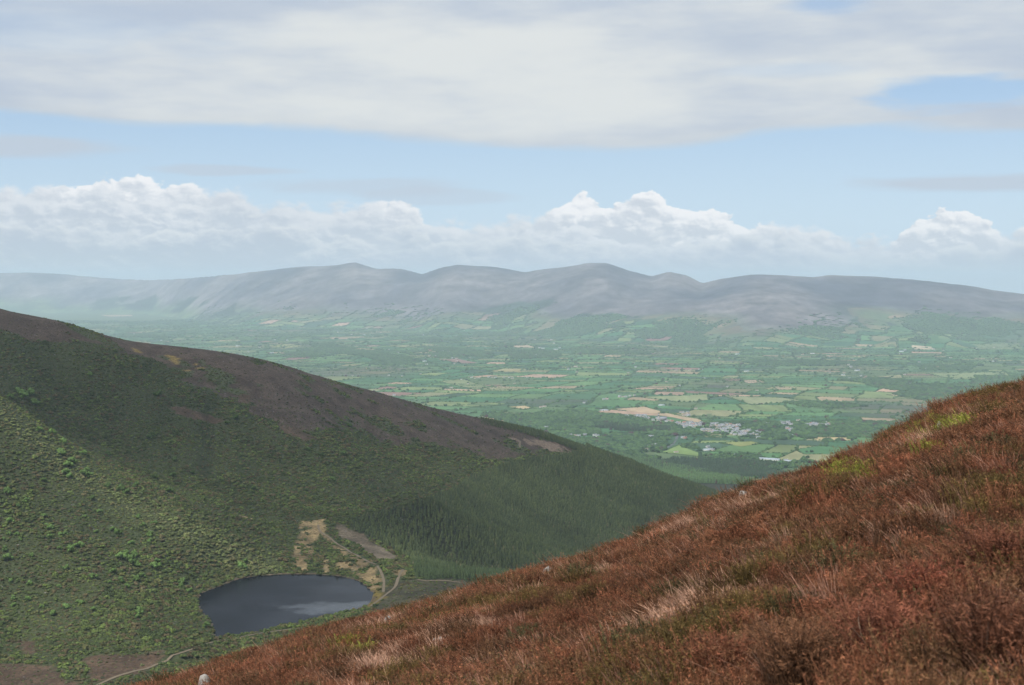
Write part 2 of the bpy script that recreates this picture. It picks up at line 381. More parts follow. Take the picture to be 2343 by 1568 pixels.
def scatter(name, pts, rot, scl, var, tint, protos, label=None):
    me = bpy.data.meshes.new(name); k = len(pts); me.vertices.add(k)
    me.vertices.foreach_set('co', np.asarray(pts, np.float32).ravel())
    for nm, typ, data, key in (('rot', 'FLOAT_VECTOR', rot, 'vector'), ('scl', 'FLOAT_VECTOR', scl, 'vector'), ('var', 'INT', var, 'value'), ('tint', 'FLOAT_COLOR', np.c_[tint, np.ones(k)], 'color')):
        a = me.attributes.new(nm, typ, 'POINT'); a.data.foreach_set(key, np.asarray(data, np.int32 if typ == 'INT' else np.float32).ravel())
    o = obj(name, me)
    c = bpy.data.collections.new(name+'_kinds')
    for p in protos: c.objects.link(p)
    g = bpy.data.node_groups.new(name+'_scatter', 'GeometryNodeTree')
    g.interface.new_socket('Geometry', in_out='INPUT', socket_type='NodeSocketGeometry')
    g.interface.new_socket('Geometry', in_out='OUTPUT', socket_type='NodeSocketGeometry')
    gi = g.nodes.new('NodeGroupInput'); go = g.nodes.new('NodeGroupOutput'); L = g.links.new
    ci = g.nodes.new('GeometryNodeCollectionInfo'); ci.inputs['Collection'].default_value = c
    ci.inputs['Separate Children'].default_value = True; ci.inputs['Reset Children'].default_value = True
    ip = g.nodes.new('GeometryNodeInstanceOnPoints'); ip.inputs['Pick Instance'].default_value = True
    def na(nm, t):
        x = g.nodes.new('GeometryNodeInputNamedAttribute'); x.data_type = t; x.inputs['Name'].default_value = nm
        return [s for s in x.outputs if s.enabled and s.name == 'Attribute'][0]
    er = g.nodes.new('FunctionNodeEulerToRotation'); L(na('rot', 'FLOAT_VECTOR'), er.inputs[0])
    L(gi.outputs[0], ip.inputs['Points']); L(ci.outputs[0], ip.inputs['Instance'])
    L(na('var', 'INT'), ip.inputs['Instance Index']); L(er.outputs[0], ip.inputs['Rotation']); L(na('scl', 'FLOAT_VECTOR'), ip.inputs['Scale'])
    L(ip.outputs[0], go.inputs[0])
    md = o.modifiers.new('scatter', 'NODES'); md.node_group = g
    return tag(o, label, kind='stuff')
def proto(name, me): return bpy.data.objects.new(name, me)

# ---------------------------------------------------------------- haze
hm = bpy.data.materials.new('haze'); hm.use_nodes = True; hm.node_tree.nodes.clear(); q = N(hm.node_tree)
pv = q.new('ShaderNodeVolumePrincipled'); pv.inputs['Color'].default_value = (.71, .855, 1.0, 1); pv.inputs['Density'].default_value = 3.8e-5
ho = q.new('ShaderNodeOutputMaterial'); q.l.new(pv.outputs[0], ho.inputs['Volume'])
X0, X1, Y0, Y1, Z0, Z1 = -45000, 45000, -2500, 62000, 20, 1010
V = [(x, y, z) for x in (X0, X1) for y in (Y0, Y1) for z in (Z0, Z1)]
hz_o = obj('haze', mesh_np('haze', V, np.array([(0, 1, 3, 2), (4, 6, 7, 5), (0, 4, 5, 1), (2, 3, 7, 6), (0, 2, 6, 4), (1, 5, 7, 3)]), [hm]))
tag(hz_o, kind='stuff')

# ---------------------------------------------------------------- ground meshes
# cover of the valley sides
def jit(u, v, s, a): return u+fbm(u/60, v/60, s, 4)*a*2, v+fbm(u/60+9, v/60, s+5, 4)*a
heath_low = [(-300, 745), (0, 768), (130, 790), (250, 812), (400, 850), (560, 905), (620, 962), (720, 985), (850, 985), (1000, 1038), (1150, 1058), (1330, 1036), (1340, 900), (900, 600), (-300, 500)]
forest_poly = [(1338, 1034), (1180, 1056), (1090, 1085), (1040, 1120), (980, 1145), (860, 1175), (800, 1192), (812, 1215), (850, 1232), (906, 1262), (936, 1280), (950, 1322), (1080, 1338), (1300, 1400), (1800, 1300), (1800, 1120), (1620, 1090), (1400, 1010)]
clearing = [(765, 1200), (785, 1195), (812, 1212), (846, 1240), (880, 1252), (906, 1266), (896, 1276), (852, 1276), (822, 1252), (790, 1230)]
moor = [(880, 1352), (905, 1330), (950, 1326), (1100, 1334), (1200, 1360), (1000, 1420), (860, 1400)]
grassy = [[(690, 1192), (735, 1188), (745, 1215), (715, 1235), (722, 1262), (700, 1285), (702, 1312), (672, 1310), (676, 1240)],
          [(720, 1212), (760, 1228), (800, 1262), (850, 1290), (868, 1296), (880, 1318), (893, 1338), (876, 1340), (850, 1320), (842, 1300), (790, 1270), (745, 1235)],
          [(770, 1290), (830, 1285), (862, 1310), (878, 1345), (860, 1352), (845, 1332), (810, 1312), (760, 1315)],
          [(728, 1285), (750, 1283), (748, 1316), (730, 1316)], [(536, 1180), (552, 1176), (574, 1188), (560, 1190)], [(900, 1296), (948, 1304), (944, 1318), (905, 1312)]]
gorse = [(838, 1385), (845, 1362), (846, 1345), (870, 1352), (880, 1370), (850, 1392)]
brownp = [[(192, 1503), (300, 1497), (365, 1492), (378, 1510), (325, 1536), (235, 1560), (198, 1560), (194, 1536)], [(-60, 1520), (58, 1516), (130, 1524), (146, 1548), (170, 1566), (150, 1700), (-60, 1700)], [(48, 1470), (84, 1470), (86, 1498), (55, 1496)], [(535, 905), (575, 905), (570, 925), (540, 925)], [(390, 930), (440, 935), (520, 962), (480, 965), (410, 948)], [(620, 955), (690, 985), (730, 1010), (690, 1010), (640, 985)]]
yellowp = [[(372, 812), (410, 816), (455, 830), (460, 842), (425, 845), (400, 828)], [(300, 798), (325, 803), (330, 810), (305, 806)]]
track_px = {'a': [(200, 1580), (223, 1567), (263, 1552), (318, 1535), (363, 1519), (395, 1504), (440, 1486), (490, 1469), (545, 1460), (590, 1450), (650, 1442), (700, 1438)],
            'f': [(845, 1390), (878, 1365), (905, 1344), (914, 1315), (924, 1302)],
            'b': [(862, 1294), (874, 1315), (879, 1334), (876, 1359)], 'c': [(728, 1200), (727, 1215), (754, 1230), (800, 1263), (849, 1288), (862, 1294)],
            'd': [(955, 1327), (975, 1331), (1061, 1334)], 'e': [(1180, 1006), (1190, 1010), (1188, 1022), (1194, 1034)]}
def field_uv(x, y, z): return proj(x, y, z)
C_ = lambda r, g, b: np.array((r, g, b))
def cover(x, y, z):
    u, v = proj(x, y, z); uj, vj = jit(u, v, 40, 9)
    g = np.clip(fbm(x/35, y/35, 60, 4)*.5+.5, 0, 1)[..., None]
    c = C_(.040, .052, .022)*(1-g)+C_(.062, .070, .030)*g                    # undergrowth
    kind = np.zeros(u.shape, int)                                            # 0 shrubs, 1 heath, 2 conifers, 3 bare, 4 grass, 5 moor
    uh, vh = u+fbm(u/120, v/50, 71, 4)*60, v+fbm(u/110, v/40, 72, 5)*46
    he = inpoly(uh, vh, heath_low) & (y > 1500)
    g2 = np.clip(fbm(x/14, y/14, 61, 3)*.6+.5, 0, 1)[..., None]
    c = np.where(he[..., None], C_(.045, .031, .023)*(1-g2)+C_(.110, .080, .060)*g2, c); kind[he] = 1
    gr = he & (fbm(x/60, y/45, 77, 5)*.6+fbm(x/22, y/16, 78, 4)*.6 > .25)
    c = np.where(gr[..., None], C_(.07, .08, .04), c); kind[gr] = 0
    for p in brownp:
        m = inpoly(uj, vj, p); c = np.where(m[..., None], C_(.085, .056, .036)*(.6+.8*g2), c); kind[m] = 1
    for p in yellowp:
        m = inpoly(uj, vj, p) & (g2[..., 0] > .35); c = np.where(m[..., None], C_(.21, .15, .05), c); kind[m] = 3
    fo = inpoly(u+fbm(x/30, y/30, 80, 3)*6, v+fbm(x/30, y/30, 81, 3)*3, forest_poly) & (y > 1250)
    c = np.where(fo[..., None], C_(.03, .035, .02), c); kind[fo] = 2
    rd = sdist(x, y, ridge_xy[7:], False); back = (rd < 170) & (u > 1110) & (v < np.interp(u, [p[0] for p in ridge_px], [p[1] for p in ridge_px])+1.0) & (y > 2250)
    ry = np.interp(x, [a[0] for a in ridge_xy], [a[1] for a in ridge_xy])
    back = (y > ry-4) & (y < ry+170) & (u > 1100) & (u < 1800)
    kind[back] = 2
    m = inpoly(uj, vj, [(1150, 1000), (1240, 1003), (1345, 1030), (1310, 1042), (1240, 1022)]) & (y < ry-4) & (g2[..., 0] > .45)
    c = np.where(m[..., None], C_(.19, .14, .10), c); kind[m] = 3
    m = inpoly(uj, vj, moor) & (y < 1500); c = np.where(m[..., None], C_(.060, .056, .030)*(.45+1.0*g2), c); kind[m] = 5
    m = inpoly(uj, vj, clearing) & (y < 1800); c = np.where(m[..., None], C_(.165, .132, .092)*(.3+1.1*g2), c); kind[m] = 3
    for p in grassy:
        m = inpoly(uj, vj, p) & (y < 1700) & (fbm(x/9, y/12, 83, 3)+fbm(x/3, y/4, 84, 2)*.4 > -.28); c = np.where(m[..., None], C_(.26, .19, .095)*(.25+1.1*g2), c); kind[m] = 4
    m = inpoly(uj, vj, gorse); c = np.where(m[..., None], C_(.16, .12, .03), c); kind[m] = 4
    ld = sdist(x, y, lake_poly); m = (ld > -2) & (ld < 2.2); c = np.where(m[..., None], C_(.10, .075, .05), c)
    return c, kind
vm, q, b, cc = attrmat('valley_cover')
nz = q.noise(pos(q), .35, 6, .65); nz2 = q.noise(pos(q), .06, 4)
c = q.mix(1.0, cc, q.ramp(nz, [(.32, (.55,)*3), (.68, (1.5,)*3)]), 'MULTIPLY')
c = q.mix(q.mr(q.noise(pos(q), .22, 2, .5), .69, .73, 0, .55), c, (.24, .22, .21))
q.l.new(c, b.inputs['Base Color'])
bp = q.new('ShaderNodeBump'); bp.inputs['Strength'].default_value = .9; bp.inputs['Distance'].default_value = 1.6; q.l.new(nz, bp.inputs['Height']); q.l.new(bp.outputs[0], b.inputs['Normal'])
ys = np.r_[np.arange(115, 900, 12), np.arange(900, 2750, 4.5), np.arange(2750, 3705, 25)]
xs = np.r_[np.arange(-1400, -620, 30), np.arange(-620, 640, 4.5), np.arange(640, 1500, 30)]
V, Fc = grid(xs, ys, lambda x, y: H(x, y)-np.where(y < 150, .8, 0))
cv, kd = cover(V[:, 0], V[:, 1], V[:, 2])
tag(obj('hillside', mesh_np('hillside', V, Fc, [vm], True, cv)), kind='structure')

# ---------------------------------------------------------------- unseen cloud, added and shaped to shade the valley (above and behind the camera's view)
m_cl, q, b = mat('shade_cloud_vapour'); b.inputs['Base Color'].default_value = (.9, .9, .9, 1); b.inputs['Roughness'].default_value = 1
at = q.new('ShaderNodeAttribute', attribute_name='cover'); sc3 = q.new('ShaderNodeSeparateColor'); q.l.new(at.outputs['Color'], sc3.inputs[0])
q.l.new(sc3.outputs[0], b.inputs['Alpha'])
CLZ = 1700.0
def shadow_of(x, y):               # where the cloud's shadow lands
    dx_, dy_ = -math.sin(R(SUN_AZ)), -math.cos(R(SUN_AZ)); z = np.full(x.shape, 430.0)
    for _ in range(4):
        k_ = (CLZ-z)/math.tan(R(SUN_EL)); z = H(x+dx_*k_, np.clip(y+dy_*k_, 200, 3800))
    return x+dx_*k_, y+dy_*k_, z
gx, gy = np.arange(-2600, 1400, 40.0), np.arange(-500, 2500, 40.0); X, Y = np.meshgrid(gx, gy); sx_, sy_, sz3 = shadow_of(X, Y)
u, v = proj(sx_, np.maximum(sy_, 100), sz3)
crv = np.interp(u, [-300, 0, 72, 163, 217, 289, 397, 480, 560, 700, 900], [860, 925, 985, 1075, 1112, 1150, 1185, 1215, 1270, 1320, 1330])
sh = np.where(sy_ > 1560, .62-.12*sst(u, 900, 1150)*(v > 1030), .40-.24*(1-sst(u, 300, 520)))  # wanted shade on the ground, place by place; it sets the cloud's opacity
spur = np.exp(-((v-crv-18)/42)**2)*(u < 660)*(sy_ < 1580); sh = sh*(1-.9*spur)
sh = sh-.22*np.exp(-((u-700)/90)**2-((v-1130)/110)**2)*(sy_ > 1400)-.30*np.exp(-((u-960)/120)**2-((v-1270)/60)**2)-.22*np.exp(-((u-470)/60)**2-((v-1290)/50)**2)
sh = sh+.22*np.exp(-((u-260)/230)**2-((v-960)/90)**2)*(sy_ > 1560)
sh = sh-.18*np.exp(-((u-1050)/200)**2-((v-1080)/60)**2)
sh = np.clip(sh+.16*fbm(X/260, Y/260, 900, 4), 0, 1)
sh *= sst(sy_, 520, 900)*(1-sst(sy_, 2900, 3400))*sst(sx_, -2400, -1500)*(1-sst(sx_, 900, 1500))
al = 1-np.sqrt(1-np.clip(sh, 0, .97)); nx, ny = len(gx), len(gy)
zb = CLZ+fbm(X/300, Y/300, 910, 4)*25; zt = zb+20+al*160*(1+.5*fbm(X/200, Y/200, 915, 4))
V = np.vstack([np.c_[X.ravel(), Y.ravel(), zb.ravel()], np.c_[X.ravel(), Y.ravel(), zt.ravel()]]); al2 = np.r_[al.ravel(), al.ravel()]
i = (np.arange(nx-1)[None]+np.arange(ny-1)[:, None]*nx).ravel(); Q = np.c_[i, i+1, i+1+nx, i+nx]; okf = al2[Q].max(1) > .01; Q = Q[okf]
tag(obj('shade_cloud', mesh_np('shade_cloud', V, np.vstack([Q[:, ::-1], Q+nx*ny]), [m_cl], True, np.c_[al2, al2, al2])), kind='structure')

# near heather slope
sm_, q, b = mat('heather_soil')
nz = q.noise(pos(q), 2.2, 6, .7); n3 = q.noise(pos(q), .25, 3)
c = q.mix(n3, q.ramp(nz, [(.3, (.030, .014, .010)), (.55, (.085, .036, .022)), (.8, (.16, .085, .055))]), q.ramp(nz, [(.3, (.03, .022, .010)), (.7, (.09, .060, .025))]))
q.l.new(c, b.inputs['Base Color'])
bp = q.new('ShaderNodeBump'); bp.inputs['Strength'].default_value = 1; bp.inputs['Distance'].default_value = .15; q.l.new(q.noise(pos(q), 9, 6, .7), bp.inputs['Height']); q.l.new(bp.outputs[0], b.inputs['Normal'])
xs = np.r_[np.arange(-130, -34, 4), np.arange(-34, 34, .3), np.arange(34, 131, 4)]; ys = np.r_[np.arange(-40, 0, 2), np.arange(0, 75, .3), np.arange(75, 152, 3.2)]
holes = []
for (u, v, r_) in ((902, 1404, 1.0), (1150, 1333, .45), (1270, 1318, .35)):
    dd = next((d for d in np.arange(5, 80, .25) if H(np.array([ray(u, v)[0]/ray(u, v)[1]*d]), np.array([float(d)]))[0] > P(u, v, d)[2]-.12), None)
    if dd: holes.append((P(u, v, dd)[0], dd, r_))
def hn2(x, y):
    z = H(x, y)
    for hx, hy, r_ in holes: z = z-1.3*r_*np.exp(-(((x-hx)/r_)**2+((y-hy)/(r_*1.6))**2)**2)
    return z
V, Fc = grid(xs, ys, hn2)
tag(obj('ground', mesh_np('ground', V, Fc, [sm_], True)), kind='structure')
def hit(u, v, lo=2, hi=75, lift=.1):        # where a line of sight meets the near slope
    x, y, z = ray(u, v); d = np.arange(lo, hi, .05); h = H(x/y*d, d)+lift; s_ = CAMZ+z/y*d
    k = np.nonzero(h > s_)[0]
    return None if len(k) == 0 else (x/y*d[k[0]], float(d[k[0]]), float(h[k[0]]-lift))

# lake
wm, q, b = mat('lake_water')
b.inputs['Base Color'].default_value = (.004, .006, .011, 1); b.inputs['Roughness'].default_value = .07; b.inputs['Specular IOR Level'].default_value = .10; b.inputs['IOR'].default_value = 1.333
nz = q.noise(pos(q), .9, 5, .6, .4); big = q.noise(pos(q), .015, 3)
bp = q.new('ShaderNodeBump'); bp.inputs['Distance'].default_value = .16; q.l.new(q.mr(big, .3, .7, .25, .9), bp.inputs['Strength']); q.l.new(nz, bp.inputs['Height']); q.l.new(bp.outputs[0], b.inputs['Normal'])
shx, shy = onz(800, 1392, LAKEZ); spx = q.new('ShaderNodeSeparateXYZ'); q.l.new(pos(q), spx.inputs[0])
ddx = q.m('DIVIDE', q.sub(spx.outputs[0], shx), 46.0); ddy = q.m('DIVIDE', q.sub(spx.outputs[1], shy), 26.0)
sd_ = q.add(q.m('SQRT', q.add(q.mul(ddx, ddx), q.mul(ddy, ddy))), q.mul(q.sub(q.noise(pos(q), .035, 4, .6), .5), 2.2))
q.l.new(q.mr(sd_, .25, 1.15, .62, .035), b.inputs['Specular IOR Level'])  # pale sheen by the near right shore, placed through the specular level
cxl, cyl = np.mean(lake_poly, 0); LV = [(cxl+(x-cxl)*1.02, cyl+(y-cyl)*1.02, LAKEZ) for x, y in lake_poly]
tag(obj('lake', mesh_np('lake', LV, [list(range(len(LV)))[::-1]], [wm])), kind='structure')

# tracks
tm = flat('track_gravel', (.175, .14, .095), .9, .3, .3)
def ground_hit(u, v, lo, hi):
    x, y, z = ray(u, v); d = np.arange(hi, lo, -2.0); h = H(x/y*d, d); s_ = CAMZ+z/y*d
    d = d[::-1]; h = h[::-1]; s_ = s_[::-1]; k = np.nonzero(h > s_)[0]
    return None if len(k) == 0 else (x/y*d[k[0]], float(d[k[0]]))
def ribbon(name, xy, wd, m, lift=.35, hf=H, step=5):
    xy = np.array(xy); seg = np.r_[0, np.cumsum(np.hypot(*np.diff(xy, axis=0).T))]; t = np.arange(0, seg[-1], step)
    X = np.interp(t, seg, xy[:, 0]); Y = np.interp(t, seg, xy[:, 1])
    k = np.hanning(9); k /= k.sum()
    if len(X) > 12: X = np.convolve(np.pad(X, 4, 'edge'), k, 'valid'); Y = np.convolve(np.pad(Y, 4, 'edge'), k, 'valid')
    dxx, dyy = np.gradient(X), np.gradient(Y); l = np.hypot(dxx, dyy)+1e-6; nx, ny = -dyy/l, dxx/l
    ww = wd*(1+.25*fbm(t/12, t*0, 9, 2))/2
    Vs = []
    for o_ in (-1, 0, 1): Vs.append(np.c_[X+nx*ww*o_, Y+ny*ww*o_, hf(X+nx*ww*o_, Y+ny*ww*o_)+lift])
    m_ = len(X); V = np.vstack(Vs); Fs = []
    for r_ in range(2):
        i = np.arange(m_-1)+r_*m_; Fs.append(np.c_[i, i+1, i+1+m_, i+m_])
    o = obj(name, mesh_np(name, V, np.vstack(Fs), [m])); return tag(o, kind='structure')
track_xy = []
for k_, pl in track_px.items():
    lo, hi = (900, 1700) if k_ != 'e' else (1900, 2700)
    pts = [ground_hit(u, v, lo, hi) for u, v in pl]; pts = [p for p in pts if p]
    if len(pts) > 1:
        track_xy.append(pts); ribbon('track', pts, {'a': 2.3, 'f': 2.4, 'b': 2.2, 'c': 2.4, 'd': 3, 'e': 3}[k_], tm)

# ---------------------------------------------------------------- plant prototypes
def ico(sub):
    import bmesh
    bm = bmesh.new(); bmesh.ops.create_icosphere(bm, subdivisions=sub, radius=1)
    V = np.array([v.co[:] for v in bm.verts]); Fc = np.array([[v.index for v in f.verts] for f in bm.faces]); bm.free(); return V, Fc
I1, I2, I3 = ico(1), ico(2), ico(3)
def n3(V, s, seed): return (fbm(V[:, 0]*s+V[:, 2]*s*.7+seed, V[:, 1]*s-V[:, 2]*s*.6, seed, 2)+fbm(V[:, 2]*s+3, V[:, 0]*s-V[:, 1]*s*.5, seed+4, 2))*.5
def lump(seed, amp=.45, flat_=.35, base=I2):
    V, Fc = base; V = V*(1+amp*n3(V, 1.7, seed)[:, None]+amp*.5*n3(V, 4.1, seed+9)[:, None]); V = V.copy()
    V[:, 2] = np.where(V[:, 2] < 0, V[:, 2]*flat_, V[:, 2]); V[:, 2] += flat_*.6
    return V, Fc
def leafcloud(seed, nleaf, size, clumps=9, squash=1.0, z0=0.0):
    """crown of many small leaf faces gathered in clumps, around an inner mass"""
    r = np.random.default_rng(seed)
    cs = r.normal(size=(clumps, 3)); cs /= np.linalg.norm(cs, axis=1)[:, None]; cs *= r.uniform(.35, .72, (clumps, 1)); cs[:, 2] = np.abs(cs[:, 2])*1.0-.15
    rad = r.uniform(.28, .46, clumps); k = r.integers(0, clumps, nleaf)
    d = r.normal(size=(nleaf, 3)); d /= np.linalg.norm(d, axis=1)[:, None]
    p = cs[k]+d*(rad[k]*r.uniform(.8, 1.1, nleaf))[:, None]; p[:, 2] = p[:, 2]*squash
    a = r.normal(size=(nleaf, 3)); a = a-d*(a*d).sum(1)[:, None]*.7; a /= np.linalg.norm(a, axis=1)[:, None]; bb = np.cross(a, d+r.normal(size=(nleaf, 3))*.3); bb /= np.linalg.norm(bb, axis=1)[:, None]
    s = size*r.uniform(.6, 1.3, (nleaf, 1))
    V = np.stack([p-a*s, p-bb*s*.7, p+a*s, p+bb*s*.7], 1).reshape(-1, 3); Fc = np.arange(nleaf*4).reshape(-1, 4)
    iv, if_ = I1; core = []
    fs = [Fc]; off = len(V); vs = [V]
    for c_, r_ in zip(cs, rad):
        vv = iv*r_*.86*(1+.3*n3(iv, 2.0, seed))[:, None]+c_*np.array((1, 1, squash)); vs.append(vv); f3 = if_+off; fs.append(np.c_[f3, f3[:, 2]]); off += len(vv)
    V = np.vstack(vs); faces = [list(f) for f in Fc]+[list(f[:3]) for f in np.vstack(fs[1:])]
    V[:, 2] += z0
    return V, faces
def cone_tree(seed, tiers=6, seg=8):
    r = np.random.default_rng(seed); V = []; Fs = []
    for t in range(tiers):
        z0 = .08+.9*t/tiers; z1 = min(1.0, z0+1.5/tiers); rr = .26*(1-t/tiers)**.85+.02
        o = len(V); ph = r.uniform(0, 6)
        for s in range(seg):
            a = ph+6.283*s/seg; k = rr*(r.uniform(.75, 1.2) if s % 2 else r.uniform(.45, .7)); V.append((math.cos(a)*k, math.sin(a)*k, z0+r.uniform(-.03, .03)))
        V.append((r.uniform(-.01, .01), r.uniform(-.01, .01), z1))
        for s in range(seg): Fs.append((o+s, o+(s+1) % seg, o+seg))
    return np.array(V), np.array(Fs)
def trunk(r0, r1, h, seg=6, z0=0.0):
    V = []; 
    for z, rr in ((z0, r0), (z0+h*.5, (r0+r1)/2), (z0+h, r1)):
        for s in range(seg): a = 6.283*s/seg; V.append((math.cos(a)*rr, math.sin(a)*rr, z))
    Fs = [(k*seg+s, k*seg+(s+1) % seg, (k+1)*seg+(s+1) % seg, (k+1)*seg+s) for k in range(2) for s in range(seg)]
    return np.array(V), np.array(Fs)

m_bush = tinted('thicket_leaves', .45, 2.2); m_con = tinted('conifer_needles', .4, 3.0); m_hedge = tinted('hedge_leaves', .4, 1.6)
m_bark = flat('bark', (.09, .07, .055))

# ---------------------------------------------------------------- thicket of rhododendron on the valley sides
def jgrid(x0, x1, y0, y1, s):
    X, Y = np.meshgrid(np.arange(x0, x1, s), np.arange(y0, y1, s)); X = X.ravel()+rng.uniform(-.5, .5, X.size)*s; Y = Y.ravel()+rng.uniform(-.5, .5, Y.size)*s
    return X, Y
def near_sil(u): return np.interp(u, [p[0] for p in T_px], [p[1] for p in T_px])
X, Y = jgrid(-800, 520, 900, 2500, 3.7); Z = H(X, Y)
cv, kd = cover(X, Y, Z); u, v = proj(X, Y, Z)
dhb = np.abs(sdist(u, v*1.6, [(a, b*1.6) for a, b in heath_low[:12]], False))
keep = (kd == 0) | ((kd == 1) & (rng.random(X.size) < .22+.6*np.exp(-dhb/26)+.2*(Y < 1300))) | ((kd == 4) & (rng.random(X.size) < .16)) | ((kd == 5) & (rng.random(X.size) < .30))
ld = sdist(X, Y, lake_poly); td = np.full(X.shape, 1e9)
for tx in track_xy: td = np.minimum(td, sdist(X, Y, tx, False))
keep &= (ld > 1.2) & (td > 3.4) & (u > -260) & (u < 1500) & (v < near_sil(u)+60)
ry = np.interp(X, [a[0] for a in ridge_xy], [a[1] for a in ridge_xy]); keep &= Y < ry+60
X, Y, Z, u, v, kd2 = X[keep], Y[keep], Z[keep], u[keep], v[keep], kd[keep]; k = len(X)
sz = rng.choice([1.7, 2.1, 2.6, 3.4], k, p=[.25, .35, .28, .12])*rng.uniform(.85, 1.15, k)*(1+.5*fbm(X/50, Y/50, 90, 3))*np.where(kd2 == 0, 1, .55); sz = np.clip(sz*np.where(v < 900, .8, 1), .7, 4.4)
t1 = fbm(X/45, Y/45, 91, 4); t2 = rng.random(k); t3 = fbm(X/13, Y/13, 95, 3)
pal = np.array([(.080, .108, .034), (.108, .112, .042), (.112, .150, .040), (.112, .092, .046), (.060, .084, .028)])
idx = np.clip(((t3*.9+.5+rng.normal(0, .25, k))*5).astype(int), 0, 4); tint = pal[idx]*(1+.3*t1+.55*(t2-.5))[:, None]; hs_ = (kd2 == 1)[:, None]; tint = np.where(hs_, tint*.6+C_(.062, .050, .040)*(.3+.8*t2[:, None]), tint)
# sunlight on the spur crest, put into the shrub tint as a paler band
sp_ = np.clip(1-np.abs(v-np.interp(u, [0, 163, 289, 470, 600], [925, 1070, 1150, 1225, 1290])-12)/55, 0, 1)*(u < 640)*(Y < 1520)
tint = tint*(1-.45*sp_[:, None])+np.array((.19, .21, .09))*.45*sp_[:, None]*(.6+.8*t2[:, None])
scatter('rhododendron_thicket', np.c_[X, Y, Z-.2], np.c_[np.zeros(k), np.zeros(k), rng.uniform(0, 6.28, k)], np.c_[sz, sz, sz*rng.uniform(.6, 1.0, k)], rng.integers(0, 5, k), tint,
        [proto('shrub_%d' % i, mesh_np('shrub', *leafcloud(100+i, 130, .17, 7, .85, .25), [m_bush])) for i in range(5)], 'dense dark green rhododendron thicket covering the valley sides')
print('thicket', k)

# ---------------------------------------------------------------- conifer plantation
X, Y = jgrid(-330, 900, 1280, 2700, 3.6); Z = H(X, Y); cv, kd = cover(X, Y, Z); u, v = proj(X, Y, Z)
keep = (kd == 2) & (v < near_sil(u)+45) & (u < 1900)
X, Y, Z, u, v = (a[keep] for a in (X, Y, Z, u, v)); k = len(X)
hh = sst(u, 1085, 1260)[()]*.55*rng.uniform(5.2, 8.6, k)*(Y > 2230)+rng.uniform(5.2, 8.6, k)*np.where((Y > 2230) & (u < 1340), .45, 1)*(1+.25*fbm(X/60, Y/60, 97, 3))*np.where(u < 940, .8, 1.0)
t1 = fbm(X/70, Y/70, 98, 4); t2 = rng.random(k)
tint = np.array((.042, .061, .027))*(1-t2[:, None]*.8)+np.array((.092, .112, .042))*t2[:, None]*.8
tint = tint*(1+.35*t1[:, None]); w_ = np.clip((1500-Y)/150, 0, 1)*.7; tint = tint*(1-w_[:, None])+np.array((.055, .085, .036))*w_[:, None]
y_ = rng.random(k) < .012; tint[y_] = (.11, .11, .055)
dist = np.where(v < near_sil(u)-4, Y, 1e9)
order = np.argsort(dist); ind = order[:300]; rest = order[300:]
cprot = [mesh_np('crown', *cone_tree(200+i), [m_con]) for i in range(6)]
scatter('conifer_plantation', np.c_[X, Y, Z-.3][rest], np.c_[rng.normal(0, .03, (k, 2)), rng.uniform(0, 6.28, k)][rest], (np.c_[rng.uniform(1.0, 1.45, k)*hh, rng.uniform(1.0, 1.45, k)*hh, hh*.95])[rest], rng.integers(0, 6, k)[rest], tint[rest],
        [proto('conifer_%d' % i, cprot[i]) for i in range(6)], 'dark green conifer plantation covering the lower hillside')
m_con_o = tinted('conifer_needles_single', .4, 3.0, inst=False)
cmesh = [mesh_np('crown', *cone_tree(200+i), [m_con_o]) for i in range(6)]; tr_me = mesh_np('trunk', *trunk(.022, .006, .9), [m_bark])
roots = []
for i in range(6):
    r_ = empty('conifer_tree', (0, 0, 0)); a = obj('crown', cmesh[i], r_); a['tint'] = (1., 1., 1.); obj('trunk', tr_me, r_); roots.append([r_, False])
for j, i in enumerate(ind):
    ro = roots[j % 6]; loc = (X[i], Y[i], Z[i]-.2); s = hh[i]
    if not ro[1]: t = ro[0]; ro[1] = True; t.location = loc; t.rotation_euler.z = random.uniform(0, 6)
    else: t = dup(ro[0], loc, random.uniform(0, 6))
    t.scale = (s*1.05, s*1.05, s)
    for ch in t.children:
        if ch.name.startswith('crown'): ch['tint'] = [float(x) for x in tint[i]]
    ct = 'yellowish' if y_[i] else ('paler green' if t2[i] > .6 else ('mid green' if t2[i] > .3 else 'very dark'))
    ch_ = 'tall' if hh[i] > 7.2 else ('middling' if hh[i] > 6 else 'short')
    uz = u[i]; cz = 'in the belt below the felled clearing' if uz < 905 else ('at the plantation corner above the track' if uz < 960 else ('where the front row begins above the moor' if uz < 985 else ('in the front row above the moor path' if uz < 1010 else ('halfway along the front row' if uz < 1040 else ('in the front row where the moor narrows' if uz < 1080 else 'in the front rows nearest the brown slope')))))
    lab = '%s %s conifer %s' % (ch_, ct, cz)
    tag(t, lab, 'conifer', 'plantation front: '+lab)
print('conifers', k)

